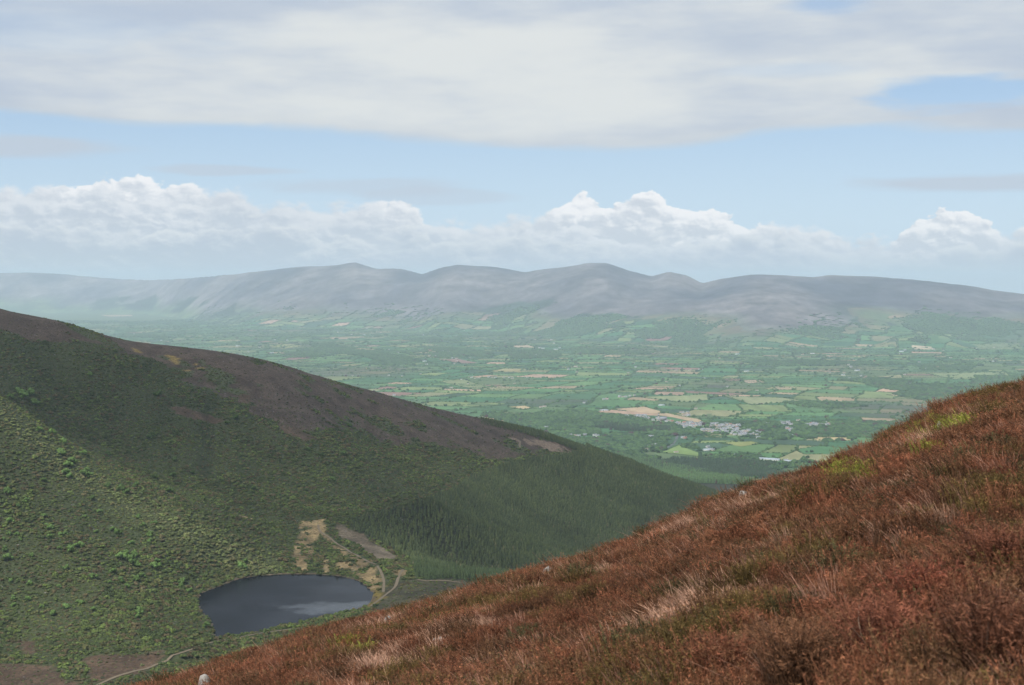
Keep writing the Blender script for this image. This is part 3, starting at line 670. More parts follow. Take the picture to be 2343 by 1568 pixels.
# ---------------------------------------------------------------- bright broadleaf trees standing out of the thicket
bright_px = [(18, 1285, 9), (14, 1130, 8), (22, 1198, 7), (112, 1232, 6), (138, 1225, 6), (136, 1258, 5), (186, 1252, 8), (160, 1262, 8), (172, 1254, 6), (40, 1226, 5), (10, 1262, 6), (270, 1222, 7), (258, 1215, 6), (345, 1228, 7), (278, 1280, 10), (296, 1288, 10), (305, 1275, 8), (290, 1270, 7), (315, 1295, 7),
             (355, 1300, 9), (360, 1292, 7), (415, 1335, 7), (415, 1345, 6), (258, 1312, 7), (213, 1324, 8), (275, 1332, 7), (310, 1328, 7), (325, 1322, 6), (290, 1345, 6), (318, 1405, 7), (316, 1415, 6), (320, 1398, 6), (122, 1408, 7), (150, 1392, 7), (180, 1380, 5), (475, 1435, 7), (484, 1425, 6), (555, 1302, 8), (548, 1296, 6), (560, 1288, 6),
             (50, 905, 9), (58, 915, 9), (44, 898, 7), (70, 905, 8), (80, 925, 8), (25, 912, 7), (92, 990, 7), (120, 992, 7), (145, 1015, 7), (140, 1040, 8), (155, 1068, 9), (165, 1062, 8), (150, 1085, 8), (160, 1095, 7), (190, 1088, 8), (197, 1080, 7), (205, 1092, 7), (245, 1115, 6), (277, 1124, 8), (290, 1130, 7), (190, 1040, 7), (348, 1000, 6), (360, 905, 7), (340, 1005, 6), (352, 1095, 6), (388, 1125, 7), (245, 1042, 6), (205, 860, 5), (580, 1122, 6), (760, 1100, 6), (785, 1040, 6), (735, 1045, 5), (705, 1030, 5), (540, 960, 6), (800, 975, 5), (520, 970, 5), (440, 1085, 5), (395, 1090, 6), (400, 1055, 5), (312, 1115, 7), (100, 1185, 6), (60, 1150, 6), (40, 1160, 5), (212, 1145, 6), (100, 1100, 5), (226, 1174, 6), (330, 1205, 6), (300, 1245, 6)]
m_leaf = tinted('fresh_leaves', .4, 2.5, inst=False)
bl = [(leafcloud(300+i, 230, .13, 8, .95, .62)) for i in range(5)]
bmesh_ = [mesh_np('crown', V, Fc, [m_leaf]) for V, Fc in bl]; bt = mesh_np('trunk', *trunk(.07, .04, .6), [m_bark])
bproto = []
for i in range(5):
    r_ = empty('broadleaf_tree', (0, 0, 0)); a = obj('crown', bmesh_[i], r_); obj('trunk', bt, r_); bproto.append([r_, False])
def place_tree(pr, loc, s, tint, lab, cat, grp, zs=1.0):
    if not pr[1]: t = pr[0]; pr[1] = True; t.location = loc; t.rotation_euler.z = random.uniform(0, 6)
    else: t = dup(pr[0], loc, random.uniform(0, 6))
    t.scale = (s, s, s*zs)
    for ch in t.children:
        if ch.name.startswith('crown'): ch['tint'] = [float(x) for x in tint]
    return tag(t, lab, cat, grp)
def zone(u, v, s):
    sz_ = 'big ' if s >= 8.5 else ('middling ' if s >= 6.6 else 'small ')
    if v < 950 and u < 120: z = 'in the bright clump high at the left edge'
    elif u > 400 and v > 1240: z = 'by the wooded far shore of the lake'
    elif v < 1060 and u < 160: z = 'near the top of the sunlit spur'
    elif u < 330 and v < 1112: z = 'halfway along the sunlit spur crest'
    elif u < 420 and v < 1170: z = 'low on the sunlit spur crest'
    elif v < 1040: z = 'alone high on the dark far slope'
    elif v < 1170: z = 'alone in the middle of the dark far slope'
    elif 250 < u < 330 and v < 1310: z = 'in the brightest cluster left of the lake'
    elif u < 70: z = 'near the left edge below the spur'
    elif v > 1370: z = 'low down left of the lake above the track'
    elif u < 200: z = 'on the left slope well below the spur'
    elif u > 340: z = 'on the slope just above the lake'
    else: z = 'in the middle of the left slope'
    return sz_+'fresh green round tree '+z
bi = 0
extra = [(random.uniform(0, 440), random.uniform(1180, 1400), random.uniform(4, 6)) for _ in range(26)]
for (uu, vv, s) in bright_px+extra:
    g = ground_hit(uu, vv+2, 950, 2300)
    if g is None: continue
    g_ = (g[0], g[1], float(H(np.array([g[0]]), np.array([g[1]]))[0]))
    if sdist(np.array([g[0]]), np.array([g[1]]), lake_poly)[0] < 3: continue
    s0 = s; s = s*.62*g[1]/1300; k_ = random.uniform(.75, 1.15)
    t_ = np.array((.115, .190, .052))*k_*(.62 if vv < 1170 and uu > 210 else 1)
    nm = zone(uu, vv, s0)
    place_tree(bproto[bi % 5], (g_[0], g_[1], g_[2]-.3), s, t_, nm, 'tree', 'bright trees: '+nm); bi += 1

# ---------------------------------------------------------------- the plain: fields divided by hedgerows
polys = []; hedges = []
def split(p, depth=0):
    c = np.mean(p, 0); y = c[1]
    e = [np.linalg.norm(p[(i+1) % 4]-p[i]) for i in range(4)]
    a, b_l = (e[0]+e[2])/2, (e[1]+e[3])/2
    ymin, ymax = p[:, 1].min(), p[:, 1].max(); xm = np.abs(p[:, 0]).min() if p[:, 0].min()*p[:, 0].max() > 0 else 0
    if xm > ymax*.37+150: return
    lim = 40000 if y < 8000 else (42000 if y < 12000 else 60000)
    if a*b_l < lim*random.uniform(.6, 2.2) and max(a, b_l) < 600 or depth > 16: polys.append(p); return
    t0 = random.uniform(.38, .62); t1 = np.clip(t0+random.uniform(-.07, .07), .3, .7)
    if a > b_l:
        m0 = p[0]+(p[1]-p[0])*t0; m1 = p[3]+(p[2]-p[3])*t1; A = [p[0], m0, m1, p[3]]; B = [m0, p[1], p[2], m1]
    else:
        m0 = p[1]+(p[2]-p[1])*t0; m1 = p[0]+(p[3]-p[0])*t1; A = [p[0], p[1], m0, m1]; B = [m1, m0, p[2], p[3]]
    hedges.append((m0, m1, max(a, b_l))); split(np.array(A), depth+1); split(np.array(B), depth+1)
ca, sa = math.cos(.32), math.sin(.32)
for (bx, by) in [(i, j) for i in range(-12, 13) for j in range(0, 16)]:
    x0, y0 = bx*1500-3000, by*1500+500
    p = np.array([(x0, y0), (x0+1500, y0), (x0+1500, y0+1500), (x0, y0+1500)], float); p = np.c_[p[:, 0]*ca+(p[:, 1]-3000)*sa, -p[:, 0]*sa+(p[:, 1]-3000)*ca+3000]
    if p[:, 1].max() < 2500 or p[:, 1].min() > 21000: continue
    if np.abs(p[:, 0]).min() > p[:, 1].max()*.37+600: continue
    hedges.append((p[0], p[1], 1500)); hedges.append((p[1], p[2], 1500)); split(p)
def warp(x, y): return x+fbm(x/700, y/700, 120, 3)*130, y+fbm(x/700, y/700, 125, 3)*130
mtn_px = [(-300, 640, 33000), (-100, 628, 31000), (60, 622, 30500), (150, 627, 30500), (260, 637, 30000), (350, 640, 29500), (430, 636, 26000), (560, 624, 24000), (690, 609, 23000), (770, 606, 22500), (812, 600, 22300), (860, 614, 22000), (920, 614, 21800), (965, 626, 21500), (1010, 611, 21000), (1045, 605, 21000), (1130, 609, 21000), (1200, 621, 20500), (1290, 610, 20000), (1340, 601, 19600), (1388, 600, 19500), (1440, 619, 19500), (1490, 631, 19300), (1530, 620, 19000), (1570, 629, 18800), (1605, 646, 18500), (1650, 637, 18000), (1720, 627, 17500), (1790, 629, 17500), (1860, 633, 17500), (1900, 627, 17500), (1980, 631, 17500), (2060, 637, 17300), (2200, 650, 17000), (2290, 665, 17000), (2342, 671, 16800), (2600, 685, 16500)]
def crest(px_):
    q_ = np.array([(u-CU)/F for u, v, d in px_]); d_ = np.array([d for *_, d in px_], float); z_ = np.array([P(*p)[2] for p in px_]); qq = np.linspace(-.5, .5, 1400)
    zz = np.interp(qq, q_, z_, left=z_[0], right=z_[-1]); dd = np.interp(qq, q_, d_)
    def sm(a, w_): k_ = np.hanning(w_); k_ /= k_.sum(); return np.convolve(np.pad(a, w_//2, 'edge'), k_, 'valid')
    return qq, sm(zz, 11), sm(dd, 61)
crests = [(crest(mtn_px), 4600, 5000), (crest([(500, 760, 19600), (640, 690, 20200), (760, 668, 20300), (860, 658, 20200), (930, 655, 20000), (1020, 649, 19800), (1060, 662, 19600), (1120, 690, 19300), (1180, 740, 19000)]), 2300, 2500),
          (crest([(1180, 750, 17800), (1260, 672, 18300), (1340, 650, 18400), (1440, 660, 18200), (1540, 690, 17800), (1600, 730, 17500)]), 2400, 3000),
          (crest([(1300, 790, 15800), (1400, 712, 16000), (1500, 694, 16000), (1640, 690, 15800), (1780, 680, 15600), (1900, 692, 15500), (2050, 715, 15300), (2200, 742, 15200), (2342, 760, 15000), (2500, 770, 15000)]), 2400, 4000),
          (crest([(1950, 820, 12700), (2040, 772, 12900), (2100, 762, 12900), (2160, 766, 12800), (2230, 800, 12700)]), 700, 1500)]
def hfar(x, y):
    q_ = x/y; base = hplain(x, y)-3; out = np.zeros_like(x); rr = []
    for (qq, zz, dd), W, WB in crests:
        zr = np.interp(q_, qq, zz); dr = np.interp(q_, qq, dd); s_ = x*.8
        W_ = W*(1+.35*fbm(s_/1500, x*0+W, 140, 3)); t = np.clip((dr-y)/W_, 0, 1); tb = np.clip((y-dr)/WB, 0, 1)
        f = np.where(y < dr, 1-t, 1-tb); f = f*f*(3-2*f)*.45+f*.55
        rg = 1-np.abs(fbm(s_/1000+fbm(x/900, y/900, 149, 2)*.5, y/5200, 150+W, 4, .5))*2.6
        hz_ = (zr-base)*f+(rg-.45)*(zr-base)*(.09 if W > 4000 else .2)*np.clip(t*3, 0, 1)*f
        rr.append(np.maximum(hz_, 0))
    rr = np.array(rr); pw = 7.0; h = (rr**pw).sum(0)**(1/pw)
    h = h+fbm(x/420, y/420, 155, 4)*16*np.clip(h/300, 0, 1)*np.clip(1-h/rr[0].clip(1)*0, 0, 1)*.6
    return base-6+h
def hland(x, y):
    x = np.asarray(x, float); y = np.asarray(y, float); z = hplain(x, y); m = y > 11500
    if m.any(): z = z.copy(); z[m] = np.maximum(z[m], hfar(x[m], y[m])+1.5)
    return np.where(y < 3700, H(x, y)+.5, z)

ridge_v = lambda u: np.interp(u, [p[0] for p in ridge_px], [p[1] for p in ridge_px])
def visible(u, v, mar=0): return (v < ridge_v(u)+mar) & (v < near_sil(u)+mar)
# field palette (real crop colours)
fp = np.array([(.034, .120, .042), (.045, .135, .045), (.062, .160, .050), (.036, .100, .042), (.080, .175, .055), (.12, .185, .062), (.16, .19, .085), (.040, .092, .045), (.30, .24, .15), (.17, .12, .085), (.24, .22, .12)])
fw = np.array([14, 17, 17, 9, 14, 12, 7, 6, 1.9, 1.6, 2.0]); fw = fw/fw.sum()
VV = []; FF = []; CC = []; off = 0
for p in polys:
    e = []
    for i in range(4):
        for t in (0, .25, .5, .75): e.append(p[i]+(p[(i+1) % 4]-p[i])*t)
    e = np.array(e); X, Y = warp(e[:, 0], e[:, 1]); cx, cy = X.mean(), Y.mean()
    if cy < 3650 or cy > 19500: continue
    X = np.r_[X, cx]; Y = np.r_[Y, cy]
    VV.append(np.c_[X, Y]); FF += [(off+i, off+(i+1) % 16, off+16) for i in range(16)]; off += 17
    c = fp[rng.choice(len(fp), p=fw)]*rng.uniform(.85, 1.2)*np.array((1.12, .95, 1.05))
    CC.append(np.tile(c, (17, 1)))
VV = np.vstack(VV); Zf = hland(VV[:, 0], VV[:, 1])+.8; CC = np.vstack(CC)
hi_ = np.clip((Zf+fbm(VV[:, 0]/900, VV[:, 1]/1300, 161, 4)*190-90)/160, 0, 1)[:, None]; fade_ = None; CC = CC*(1-hi_)+np.array((.11, .085, .06))*hi_
fm, q, b, cc = attrmat('field_crops')
mp = q.new('ShaderNodeMapping'); mp.inputs['Rotation'].default_value = (0, 0, .5); mp.inputs['Scale'].default_value = (1, .25, 1); q.l.new(pos(q), mp.inputs[0])
nz = q.noise(mp.outputs[0], .02, 5, .6)
q.l.new(q.mix(1.0, cc, q.ramp(nz, [(.3, (.78,)*3), (.7, (1.22,)*3)]), 'MULTIPLY'), b.inputs['Base Color'])
FF = np.array(FF); FF = FF[(Zf+fbm(VV[:, 0]/900, VV[:, 1]/1300, 161, 4)*190)[FF].max(1) < 240]
tag(obj('fields', mesh_np('fields', np.c_[VV, Zf], FF, [fm], False, CC)), kind='structure')

# signature fields seen round the village
sig = [([(1400, 937), (1474, 931), (1525, 945), (1492, 948)], (.36, .27, .17)), ([(1494, 949), (1525, 946), (1600, 960), (1611, 966), (1588, 967), (1544, 957)], (.34, .26, .16)), ([(1644, 1014), (1720, 1011), (1740, 1016), (1694, 1023)], (.19, .21, .07)), ([(1510, 1036), (1552, 1019), (1602, 1038), (1598, 1045)], (.15, .22, .07)),
       ([(1655, 907), (1780, 910), (1838, 918), (1722, 928)], (.20, .22, .11)), ([(1565, 895), (1707, 902), (1673, 906), (1567, 900)], (.19, .12, .09)), ([(1461, 909), (1619, 903), (1621, 916), (1562, 922)], (.20, .23, .11)), ([(1851, 1000), (1950, 1002), (1948, 1009), (1862, 1008)], (.36, .29, .15)),
       ([(1125, 848), (1190, 845), (1192, 853), (1130, 852)], (.24, .21, .10)), ([(1001, 822), (1050, 822), (1094, 831), (1060, 833)], (.20, .13, .10)), ([(1160, 932), (1200, 929), (1218, 934), (1200, 938)], (.36, .28, .16)), ([(1170, 791), (1205, 790), (1225, 796), (1180, 797)], (.34, .27, .18)),
       ([(881, 791), (985, 788), (1009, 793), (925, 796)], (.22, .22, .10)), ([(595, 791), (660, 788), (691, 792), (650, 799)], (.23, .24, .10)), ([(641, 808), (670, 806), (672, 811), (650, 812)], (.28, .17, .13)), ([(1005, 873), (1060, 868), (1120, 886), (1085, 893)], (.17, .20, .09)),
       ([(1690, 872), (1735, 870), (1752, 876), (1712, 878)], (.32, .24, .17)), ([(1680, 905), (1700, 903)] and [(2030, 904), (2080, 902), (2098, 905), (2050, 908)], (.38, .31, .19)), ([(2085, 795), (2130, 796), (2142, 801), (2090, 801)], (.40, .33, .22)), ([(1770, 887), (1820, 888), (1818, 893), (1780, 893)], (.30, .24, .15)), ([(1985, 862), (2062, 858), (2066, 866), (2010, 868)], (.22, .21, .11)), ([(2120, 855), (2300, 852), (2320, 866), (2180, 868)], (.18, .22, .10)),
       ([(1820, 1030), (1885, 1020), (1945, 1028), (1900, 1040), (1840, 1040)], (.06, .15, .055)), ([(1400, 855), (1440, 853), (1450, 860)] and [(1640, 868), (1690, 866), (1700, 872), (1660, 874)], (.17, .11, .08)), ([(1770, 1002), (1800, 996), (1850, 1003), (1830, 1010)], (.08, .16, .05)), ([(2210, 790), (2330, 786), (2342, 800), (2230, 800)], (.13, .17, .075)),
       ([(230, 722), (300, 721), (305, 724), (250, 725)], (.36, .28, .18)), ([(1310, 938), (1380, 932), (1395, 940), (1330, 945)], (.07, .15, .05)), ([(1590, 985), (1700, 984), (1810, 992), (1700, 996)], (.085, .17, .055)), ([(1630, 997), (1780, 1000), (1690, 1006)], (.075, .15, .05))]
def onplain(u, v):
    x, y, z = ray(u, v); zz = 72.0
    for _ in range(4):
        t = (zz-CAMZ)/z; zz = float(hland(np.array([x*t]), np.array([y*t]))[0])
    return x*t, y*t
for i, (pl, c) in enumerate(sig):
    pts = np.array([onplain(*p) for p in pl]); m_ = len(pts)
    dn = []
    for a in range(m_):
        for t in np.linspace(0, 1, 6)[:-1]: dn.append(pts[a]+(pts[(a+1) % m_]-pts[a])*t)
    dn = np.array(dn); cc_ = dn.mean(0); dn = np.vstack([dn, cc_[None]]); k = len(dn)-1
    z = hland(dn[:, 0], dn[:, 1])+1.6
    tag(obj('crop_field', mesh_np('crop_field', np.c_[dn, z], np.array([(a, (a+1) % k, k) for a in range(k)]), [fm], False, np.tile(c, (k+1, 1)))), kind='structure')
    if len(pl) < 7 and dn[:, 1].mean() < 9000:
        for a in range(m_): hedges.append((pts[a], pts[(a+1) % m_], -1))

# base land: one sheet reaching the horizon
gm, q, b = mat('lowland')
nz = q.noise(pos(q), .004, 6, .6); n5 = q.noise(pos(q), .0009, 4)
c = q.mix(nz, (.055, .10, .038), (.11, .15, .06))
q.l.new(q.mix(q.mr(nz, .62, .70, 0, .7), c, (.22, .19, .12)), b.inputs['Base Color'])
xs = np.linspace(-44000, 44000, 120); ys = np.r_[np.linspace(3300, 20000, 120), np.linspace(20600, 61000, 60)]
V, Fc = grid(xs, ys, lambda x, y: np.where(y < 3700, H(x, y)-3, hplain(x, y))-1.5-np.where(y > 19900, 3, 0))
tag(obj('lowland', mesh_np('lowland', V, Fc, [gm], True)), kind='structure')

# far mountains
mm, q, b, cc = attrmat('mountain_moor')
nz = q.noise(pos(q), .0022, 7, .62)
mp = q.new('ShaderNodeMapping'); mp.inputs['Scale'].default_value = (1, .45, 1); q.l.new(pos(q), mp.inputs[0]); nf = q.noise(mp.outputs[0], .009, 5, .65)
c_ = q.mix(1.0, cc, q.ramp(nz, [(.3, (.55,)*3), (.7, (1.45,)*3)]), 'MULTIPLY')
q.l.new(q.mix(1.0, c_, q.ramp(nf, [(.3, (.60,)*3), (.7, (1.42,)*3)]), 'MULTIPLY'), b.inputs['Base Color'])
qs_ = np.linspace(-.45, .42, 760); ys = np.r_[np.arange(11500, 24500, 70), np.arange(24500, 38000, 220)]
V, Fc = grid(qs_, ys, lambda q_, y: hfar(q_*y, y)); V[:, 0] *= V[:, 1]
z = V[:, 2]; g = np.clip(fbm(V[:, 0]/700, V[:, 1]/1500, 160, 5)*1.1+.5, 0, 1)[:, None]; g4 = np.clip(fbm(V[:, 0]/260, V[:, 1]/200, 166, 4)*.9+.5, 0, 1)[:, None]
hi_ = sst(z+fbm(V[:, 0]/900, V[:, 1]/1300, 161, 4)*190, 90, 330)[:, None]
lf_ = (1+.45*sst(-V[:, 0]/V[:, 1], .12, .28))[:, None]  # paler toward the far left: distance haze put into the moor colour
moorc = C_(.050, .049, .062)*(1-g)*lf_+C_(.140, .122, .118)*g*lf_
lowc = C_(.05, .10, .045)*(1-g4)+C_(.12, .16, .065)*g4
fwood = (fbm(V[:, 0]/900, V[:, 1]/1100, 170, 4) > .20) & (z > 120) & (z+fbm(V[:, 0]/500, V[:, 1]/900, 171, 3)*160 < 300)
c = lowc*(1-hi_)+moorc*hi_; c = np.where(fwood[:, None], C_(.035, .055, .035), c)
tag(obj('mountains', mesh_np('mountains', V, Fc, [mm], True, c)), kind='structure')

# hedgerows, trees and woods on the plain
hp = []
for a, b2, L in hedges:
    a = np.array(a); b2 = np.array(b2); d = np.linalg.norm(b2-a); y = (a[1]+b2[1])/2
    if L > 0: pass
    st = 7 if y < 6500 else (9 if y < 9000 else (15 if y < 13000 else 30))
    m_ = max(2, int(d/st)); t = (np.arange(m_)+rng.uniform(0, 1, m_)*.8)/m_; p = a+(b2-a)*t[:, None]
    if L > 0: x_, y_ = warp(p[:, 0], p[:, 1])
    else: x_, y_ = p[:, 0], p[:, 1]
    wild = rng.random() < .35
    dens = rng.uniform(.7, 1.0)
    k_ = rng.random(m_) < dens
    s = np.where(rng.random(m_) < (.17 if wild else .06), rng.uniform(3.8, 8, m_), rng.uniform(1.8, 3.2, m_))
    hp.append(np.c_[x_, y_, s, np.full(m_, st)][k_])
hp = np.vstack(hp)
hp = hp[(hp[:, 1] > 3720) & (np.abs(hp[:, 0]) < hp[:, 1]*.37+100)]
# woods: listed ones plus noise driven copses
woods = [([(1370, 972), (1530, 981), (1528, 989), (1366, 985)], 'c', 9), ([(1100, 945), (1200, 948), (1330, 940), (1480, 962), (1560, 975), (1540, 985), (1370, 975), (1300, 990), (1250, 985), (1150, 965)], 'b', 14), ([(1500, 1058), (1560, 1046), (1700, 1058), (1790, 1066), (1770, 1092), (1690, 1100), (1560, 1082), (1480, 1070)], 'c', 8), ([(1440, 1050), (1520, 1062), (1620, 1088), (1720, 1110), (1720, 1135), (1560, 1110), (1420, 1062)], 'y', 7),
         ([(1420, 1004), (1470, 998), (1510, 1005), (1530, 1020), (1500, 1035), (1440, 1020)], 'b', 11), ([(1562, 1018), (1590, 1016), (1612, 1030), (1600, 1034), (1566, 1031)], 'b', 10), ([(1850, 985), (1890, 980), (1960, 988), (2010, 1000), (1960, 1002), (1900, 996)], 'b', 10), ([(1880, 968), (1960, 972), (2010, 985), (1960, 990), (1890, 980)], 'b', 10),
         ([(695, 786), (760, 788), (951, 822), (943, 838), (870, 826), (761, 806)], 'b', 12), ([(947, 793), (1060, 797), (1125, 807), (1118, 820), (1040, 812)], 'b', 12), ([(1150, 800), (1280, 806), (1270, 820), (1180, 822)], 'b', 12), ([(1780, 918), (1900, 922), (1990, 930), (1900, 936), (1800, 926)], 'b', 13), ([(1560, 1050), (1640, 1042), (1760, 1052), (1740, 1060), (1600, 1060)], 'b', 10), ([(1300, 1000), (1420, 1015), (1500, 1045), (1480, 1062), (1380, 1040), (1290, 1005)], 'b', 10), ([(1700, 1066), (1800, 1058), (1850, 1050), (1800, 1080), (1740, 1095)], 'b', 10)]
wp = []
for pl, t, sp1 in woods:
    poly = [onplain(*p) for p in pl]; a = np.array(poly); X, Y = jgrid(a[:, 0].min()-20, a[:, 0].max()+20, a[:, 1].min()-20, a[:, 1].max()+20, sp1)
    m_ = inpoly(X+fbm(X/90, Y/90, 180, 4)*60, Y+fbm(X/90, Y/90, 185, 4)*110, poly); X, Y = X[m_], Y[m_]
    s = rng.uniform(4.0, 8.5, len(X)) if t == 'b' else rng.uniform(3.5, 5, len(X))
    wp.append(np.c_[X, Y, s, np.full(len(X), {'b': 100, 'c': 101, 'y': 102}[t])])
X, Y = jgrid(-7600, 7600, 3720, 20500, 22); m_ = (np.abs(X) < Y*.37) & (fbm(X/700, Y/900, 190, 5)+.05*sst(Y, 6500, 14000) > .31) 
X, Y = X[m_], Y[m_]; wp.append(np.c_[X, Y, rng.uniform(6, 9, len(X)), np.full(len(X), 103)])
X, Y = jgrid(-2500, 2500, 3720, 7000, 50); m_ = (np.abs(X) < Y*.37) & (rng.random(len(X)) < .10); wp.append(np.c_[X[m_], Y[m_], rng.uniform(3.5, 7, m_.sum()), np.full(m_.sum(), 104)])
wp = np.vstack(wp); allp = np.vstack([hp, wp]); Z = hland(allp[:, 0], allp[:, 1]); u, v = proj(allp[:, 0], allp[:, 1], Z)
keep = visible(u, v, 30) & (u > -150) & (u < 2500) & (Z+fbm(allp[:, 0]/500, allp[:, 1]/900, 171, 3)*160+rng.normal(0, 25, len(Z)) < 230)
sigk = np.zeros(len(u), bool)
for pl, c_ in [(p_, 0) for p_, _ in sig[:12]]+[([(a_+0, b_+6) for a_, b_ in p_], 0) for p_, _ in sig[:4]]+[([(a_+0, b_+11) for a_, b_ in p_], 0) for p_, _ in sig[:4]]:
    cu, cv_ = np.mean(pl, 0); sigk |= inpoly(u, v, [(cu+(a-cu)*.93, cv_+(b2-cv_)*.80) for a, b2 in pl])
keep &= ~sigk
def c6(x, y): return 1270.3+x*.2582, 877.1+y*.2582
for pl in ([(1050, 340), (1300, 350), (1660, 366), (1680, 400), (1840, 430), (1835, 482), (1690, 482), (1480, 470), (1300, 445), (1240, 420), (1100, 412)], [(1975, 345), (2090, 340), (2110, 385), (2010, 388)], [(2215, 358), (2450, 356), (2450, 392), (2225, 392)], [(2035, 400), (2105, 404), (2095, 444), (2040, 440)]):
    keep &= ~(inpoly(u, v, [c6(*p) for p in pl]) & (rng.random(len(u)) < .80))
allp, Z, u, v = allp[keep], Z[keep], u[keep], v[keep]; k = len(allp)
s = allp[:, 2]; code = allp[:, 3]; far = code < 100
sx = np.where(far, np.maximum(s, code*.62)*1.05, s*1.15); sx = np.where(code == 103, 13, sx); sz_ = np.where(far & (code > 10), s*1.25+.6, s*1.05)
t2 = rng.random(k)[:, None]; t1 = (.5+.5*fbm(allp[:, 0]/300, allp[:, 1]/300, 195, 3))[:, None]
tint = (np.array((.022, .050, .022))*(1-t2)+np.array((.065, .120, .038))*t2)*(.8+.4*t1)
tint[code == 101] = np.array((.034, .056, .030))*(.8+.4*t2[code == 101]); tint[code == 102] = np.array((.06, .105, .04))*(.8+.4*t2[code == 102])
cop = (rng.random(k) < .02) & (s > 3.5); tint[cop] = (.050, .030, .028)
vis = visible(u, v, -2) & (u > 0) & (u < 2342) & (s > 3.4) & (np.isin(code, [7, 9, 100, 104]))
cand = np.nonzero(vis)[0]; score = s[cand]/allp[cand, 1]*np.where(code[cand] == 100, .8, 1.0); cand = cand[np.argsort(-score)][:300]
m_rest = np.ones(k, bool); m_rest[cand] = False
hprot = [proto('hedge_%d' % i, mesh_np('hedge_plant', *lump(400+i, .6, .5), [m_hedge])) for i in range(5)]+[proto('hedge_9conifer', mesh_np('wood_conifer', cone_tree(430)[0]*np.array((3.6, 3.6, 2.4)), cone_tree(430)[1], [m_hedge]))]
isc = (code == 101) | (code == 102)
wood = m_rest & ((code == 100) | (code == 103) | isc); hed = m_rest & ~wood
for nm, mk, lb in (('hedgerows', hed, 'dark hedgerows and hedge trees dividing the fields of the plain'), ('woodland', wood, 'dark woods and copses spread over the plain')):
    kk = mk.sum(); va = np.where(isc[mk], 5, rng.integers(0, 5, kk))
    scatter(nm, np.c_[allp[:, 0], allp[:, 1], Z-.3][mk], np.c_[np.zeros((kk, 2)), rng.uniform(0, 6.28, kk)], np.c_[sx[mk], sx[mk], sz_[mk]*np.where(isc[mk], 1.3, 1)], va, tint[mk], hprot if nm == 'hedgerows' else [p.copy() for p in hprot], lb)
print('plain plants', k)
m_leaf2 = tinted('field_tree_leaves', .35, 2.0, inst=False)
ft = []
for i in range(4):
    V, Fc = leafcloud(500+i, 120, .16, 8, .9, .78); tv, tf = trunk(.09, .05, .7, 5)
    me = mesh_np('field_tree', np.vstack([V, tv]), list(Fc)+[tuple(x+len(V) for x in f) for f in tf], [m_leaf2, m_bark], False, None, [0]*len(Fc)+[1]*len(tf)); ft.append(me)
def tzone(u, v, c, s, t):
    cp_ = ('big ' if s > 6.2 else ('middling ' if s > 4.8 else 'small '))+('copper dark' if c else ('light green' if t > .6 else ('mid green' if t > .3 else 'dark green')))+' tree '
    if v > 1040: z = ('just above the skyline of the dark hill forest' if u < 1420 else 'in the wood edge right of the hill forest skyline' if u < 1480 else 'at the left corner of the bright green field' if u < 1530 else 'along the foot of the bright green field' if u < 1580 else 'right of the bright green field' if u < 1630 else
             'midway between the bright field and the long shed' if u < 1690 else 'just left of the long pale shed' if u < 1745 else 'right behind the long pale shed' if u < 1785 else 'just right of the long pale shed' if u < 1820 else 'lowest down against the brown slope')
    elif v > 992: z = 'above the row of houses left' if u < 1400 else ('round the yellow house' if u < 1545 else ('in the meadows just below the village' if u < 1700 else 'in the meadows next to the brown slope'))
    elif v > 955: z = 'in the wooded strip left of the village' if u < 1400 else ('beside the church' if u < 1560 else ('behind the village houses' if u < 1760 else 'round the eastern houses'))
    elif v > 915: z = 'in the fields left of the stubble field' if u < 1400 else ('beyond the stubble field' if u < 1650 else ('beside the wide pale field' if u < 1850 else 'near the brown slope edge beyond the eastern houses'))
    elif v > 860: z = 'in the near middle distance '+('left' if u < 1100 else ('centre' if u < 1700 else 'right'))
    else: z = 'far off '+('left' if u < 1100 else ('centre' if u < 1700 else 'right'))
    return cp_+z
for j, i in enumerate(cand):
    me = ft[j % 4]; o = obj('field_tree', me, None, (allp[i, 0], allp[i, 1], Z[i]-.2)); o.scale = (s[i]*1.1, s[i]*1.1, s[i]*1.0); o.rotation_euler.z = random.uniform(0, 6)
    o['tint'] = [float(x) for x in tint[i]]; lz = tzone(u[i], v[i], cop[i], s[i], float(t2[i, 0])); tag(o, lz, 'tree', 'field trees: '+lz)

# ---------------------------------------------------------------- houses
white = flat('render_white', (.88, .86, .82), .8, .04); cream = flat('render_cream', (.74, .66, .50), .8, .05); yellow = flat('render_yellow', (.72, .60, .26), .8, .05); stone = flat('wall_stone', (.34, .31, .28)); pink = flat('render_pink', (.62, .42, .36))
slate = flat('slate', (.22, .23, .25), .6); rtile = flat('roof_tile', (.28, .14, .10)); brownr = flat('roof_brown', (.27, .21, .18)); tin = flat('roof_tin', (.34, .38, .42), .45); redr = flat('roof_red', (.36, .12, .09)); glassd = flat('window_dark', (.03, .035, .04), .2, .1, 1, .5)
def box(x0, x1, y0, y1, z0, z1):
    V = np.array([(x, y, z) for x in (x0, x1) for y in (y0, y1) for z in (z0, z1)]); return V, [(0, 1, 3, 2), (4, 6, 7, 5), (0, 4, 5, 1), (2, 3, 7, 6), (0, 2, 6, 4), (1, 5, 7, 3)]
def join(parts):
    V = []; Fs = []; o = 0
    for v_, f_ in parts: V.append(np.asarray(v_)); Fs += [tuple(i+o for i in f) for f in f_]; o += len(v_)
    return np.vstack(V), Fs
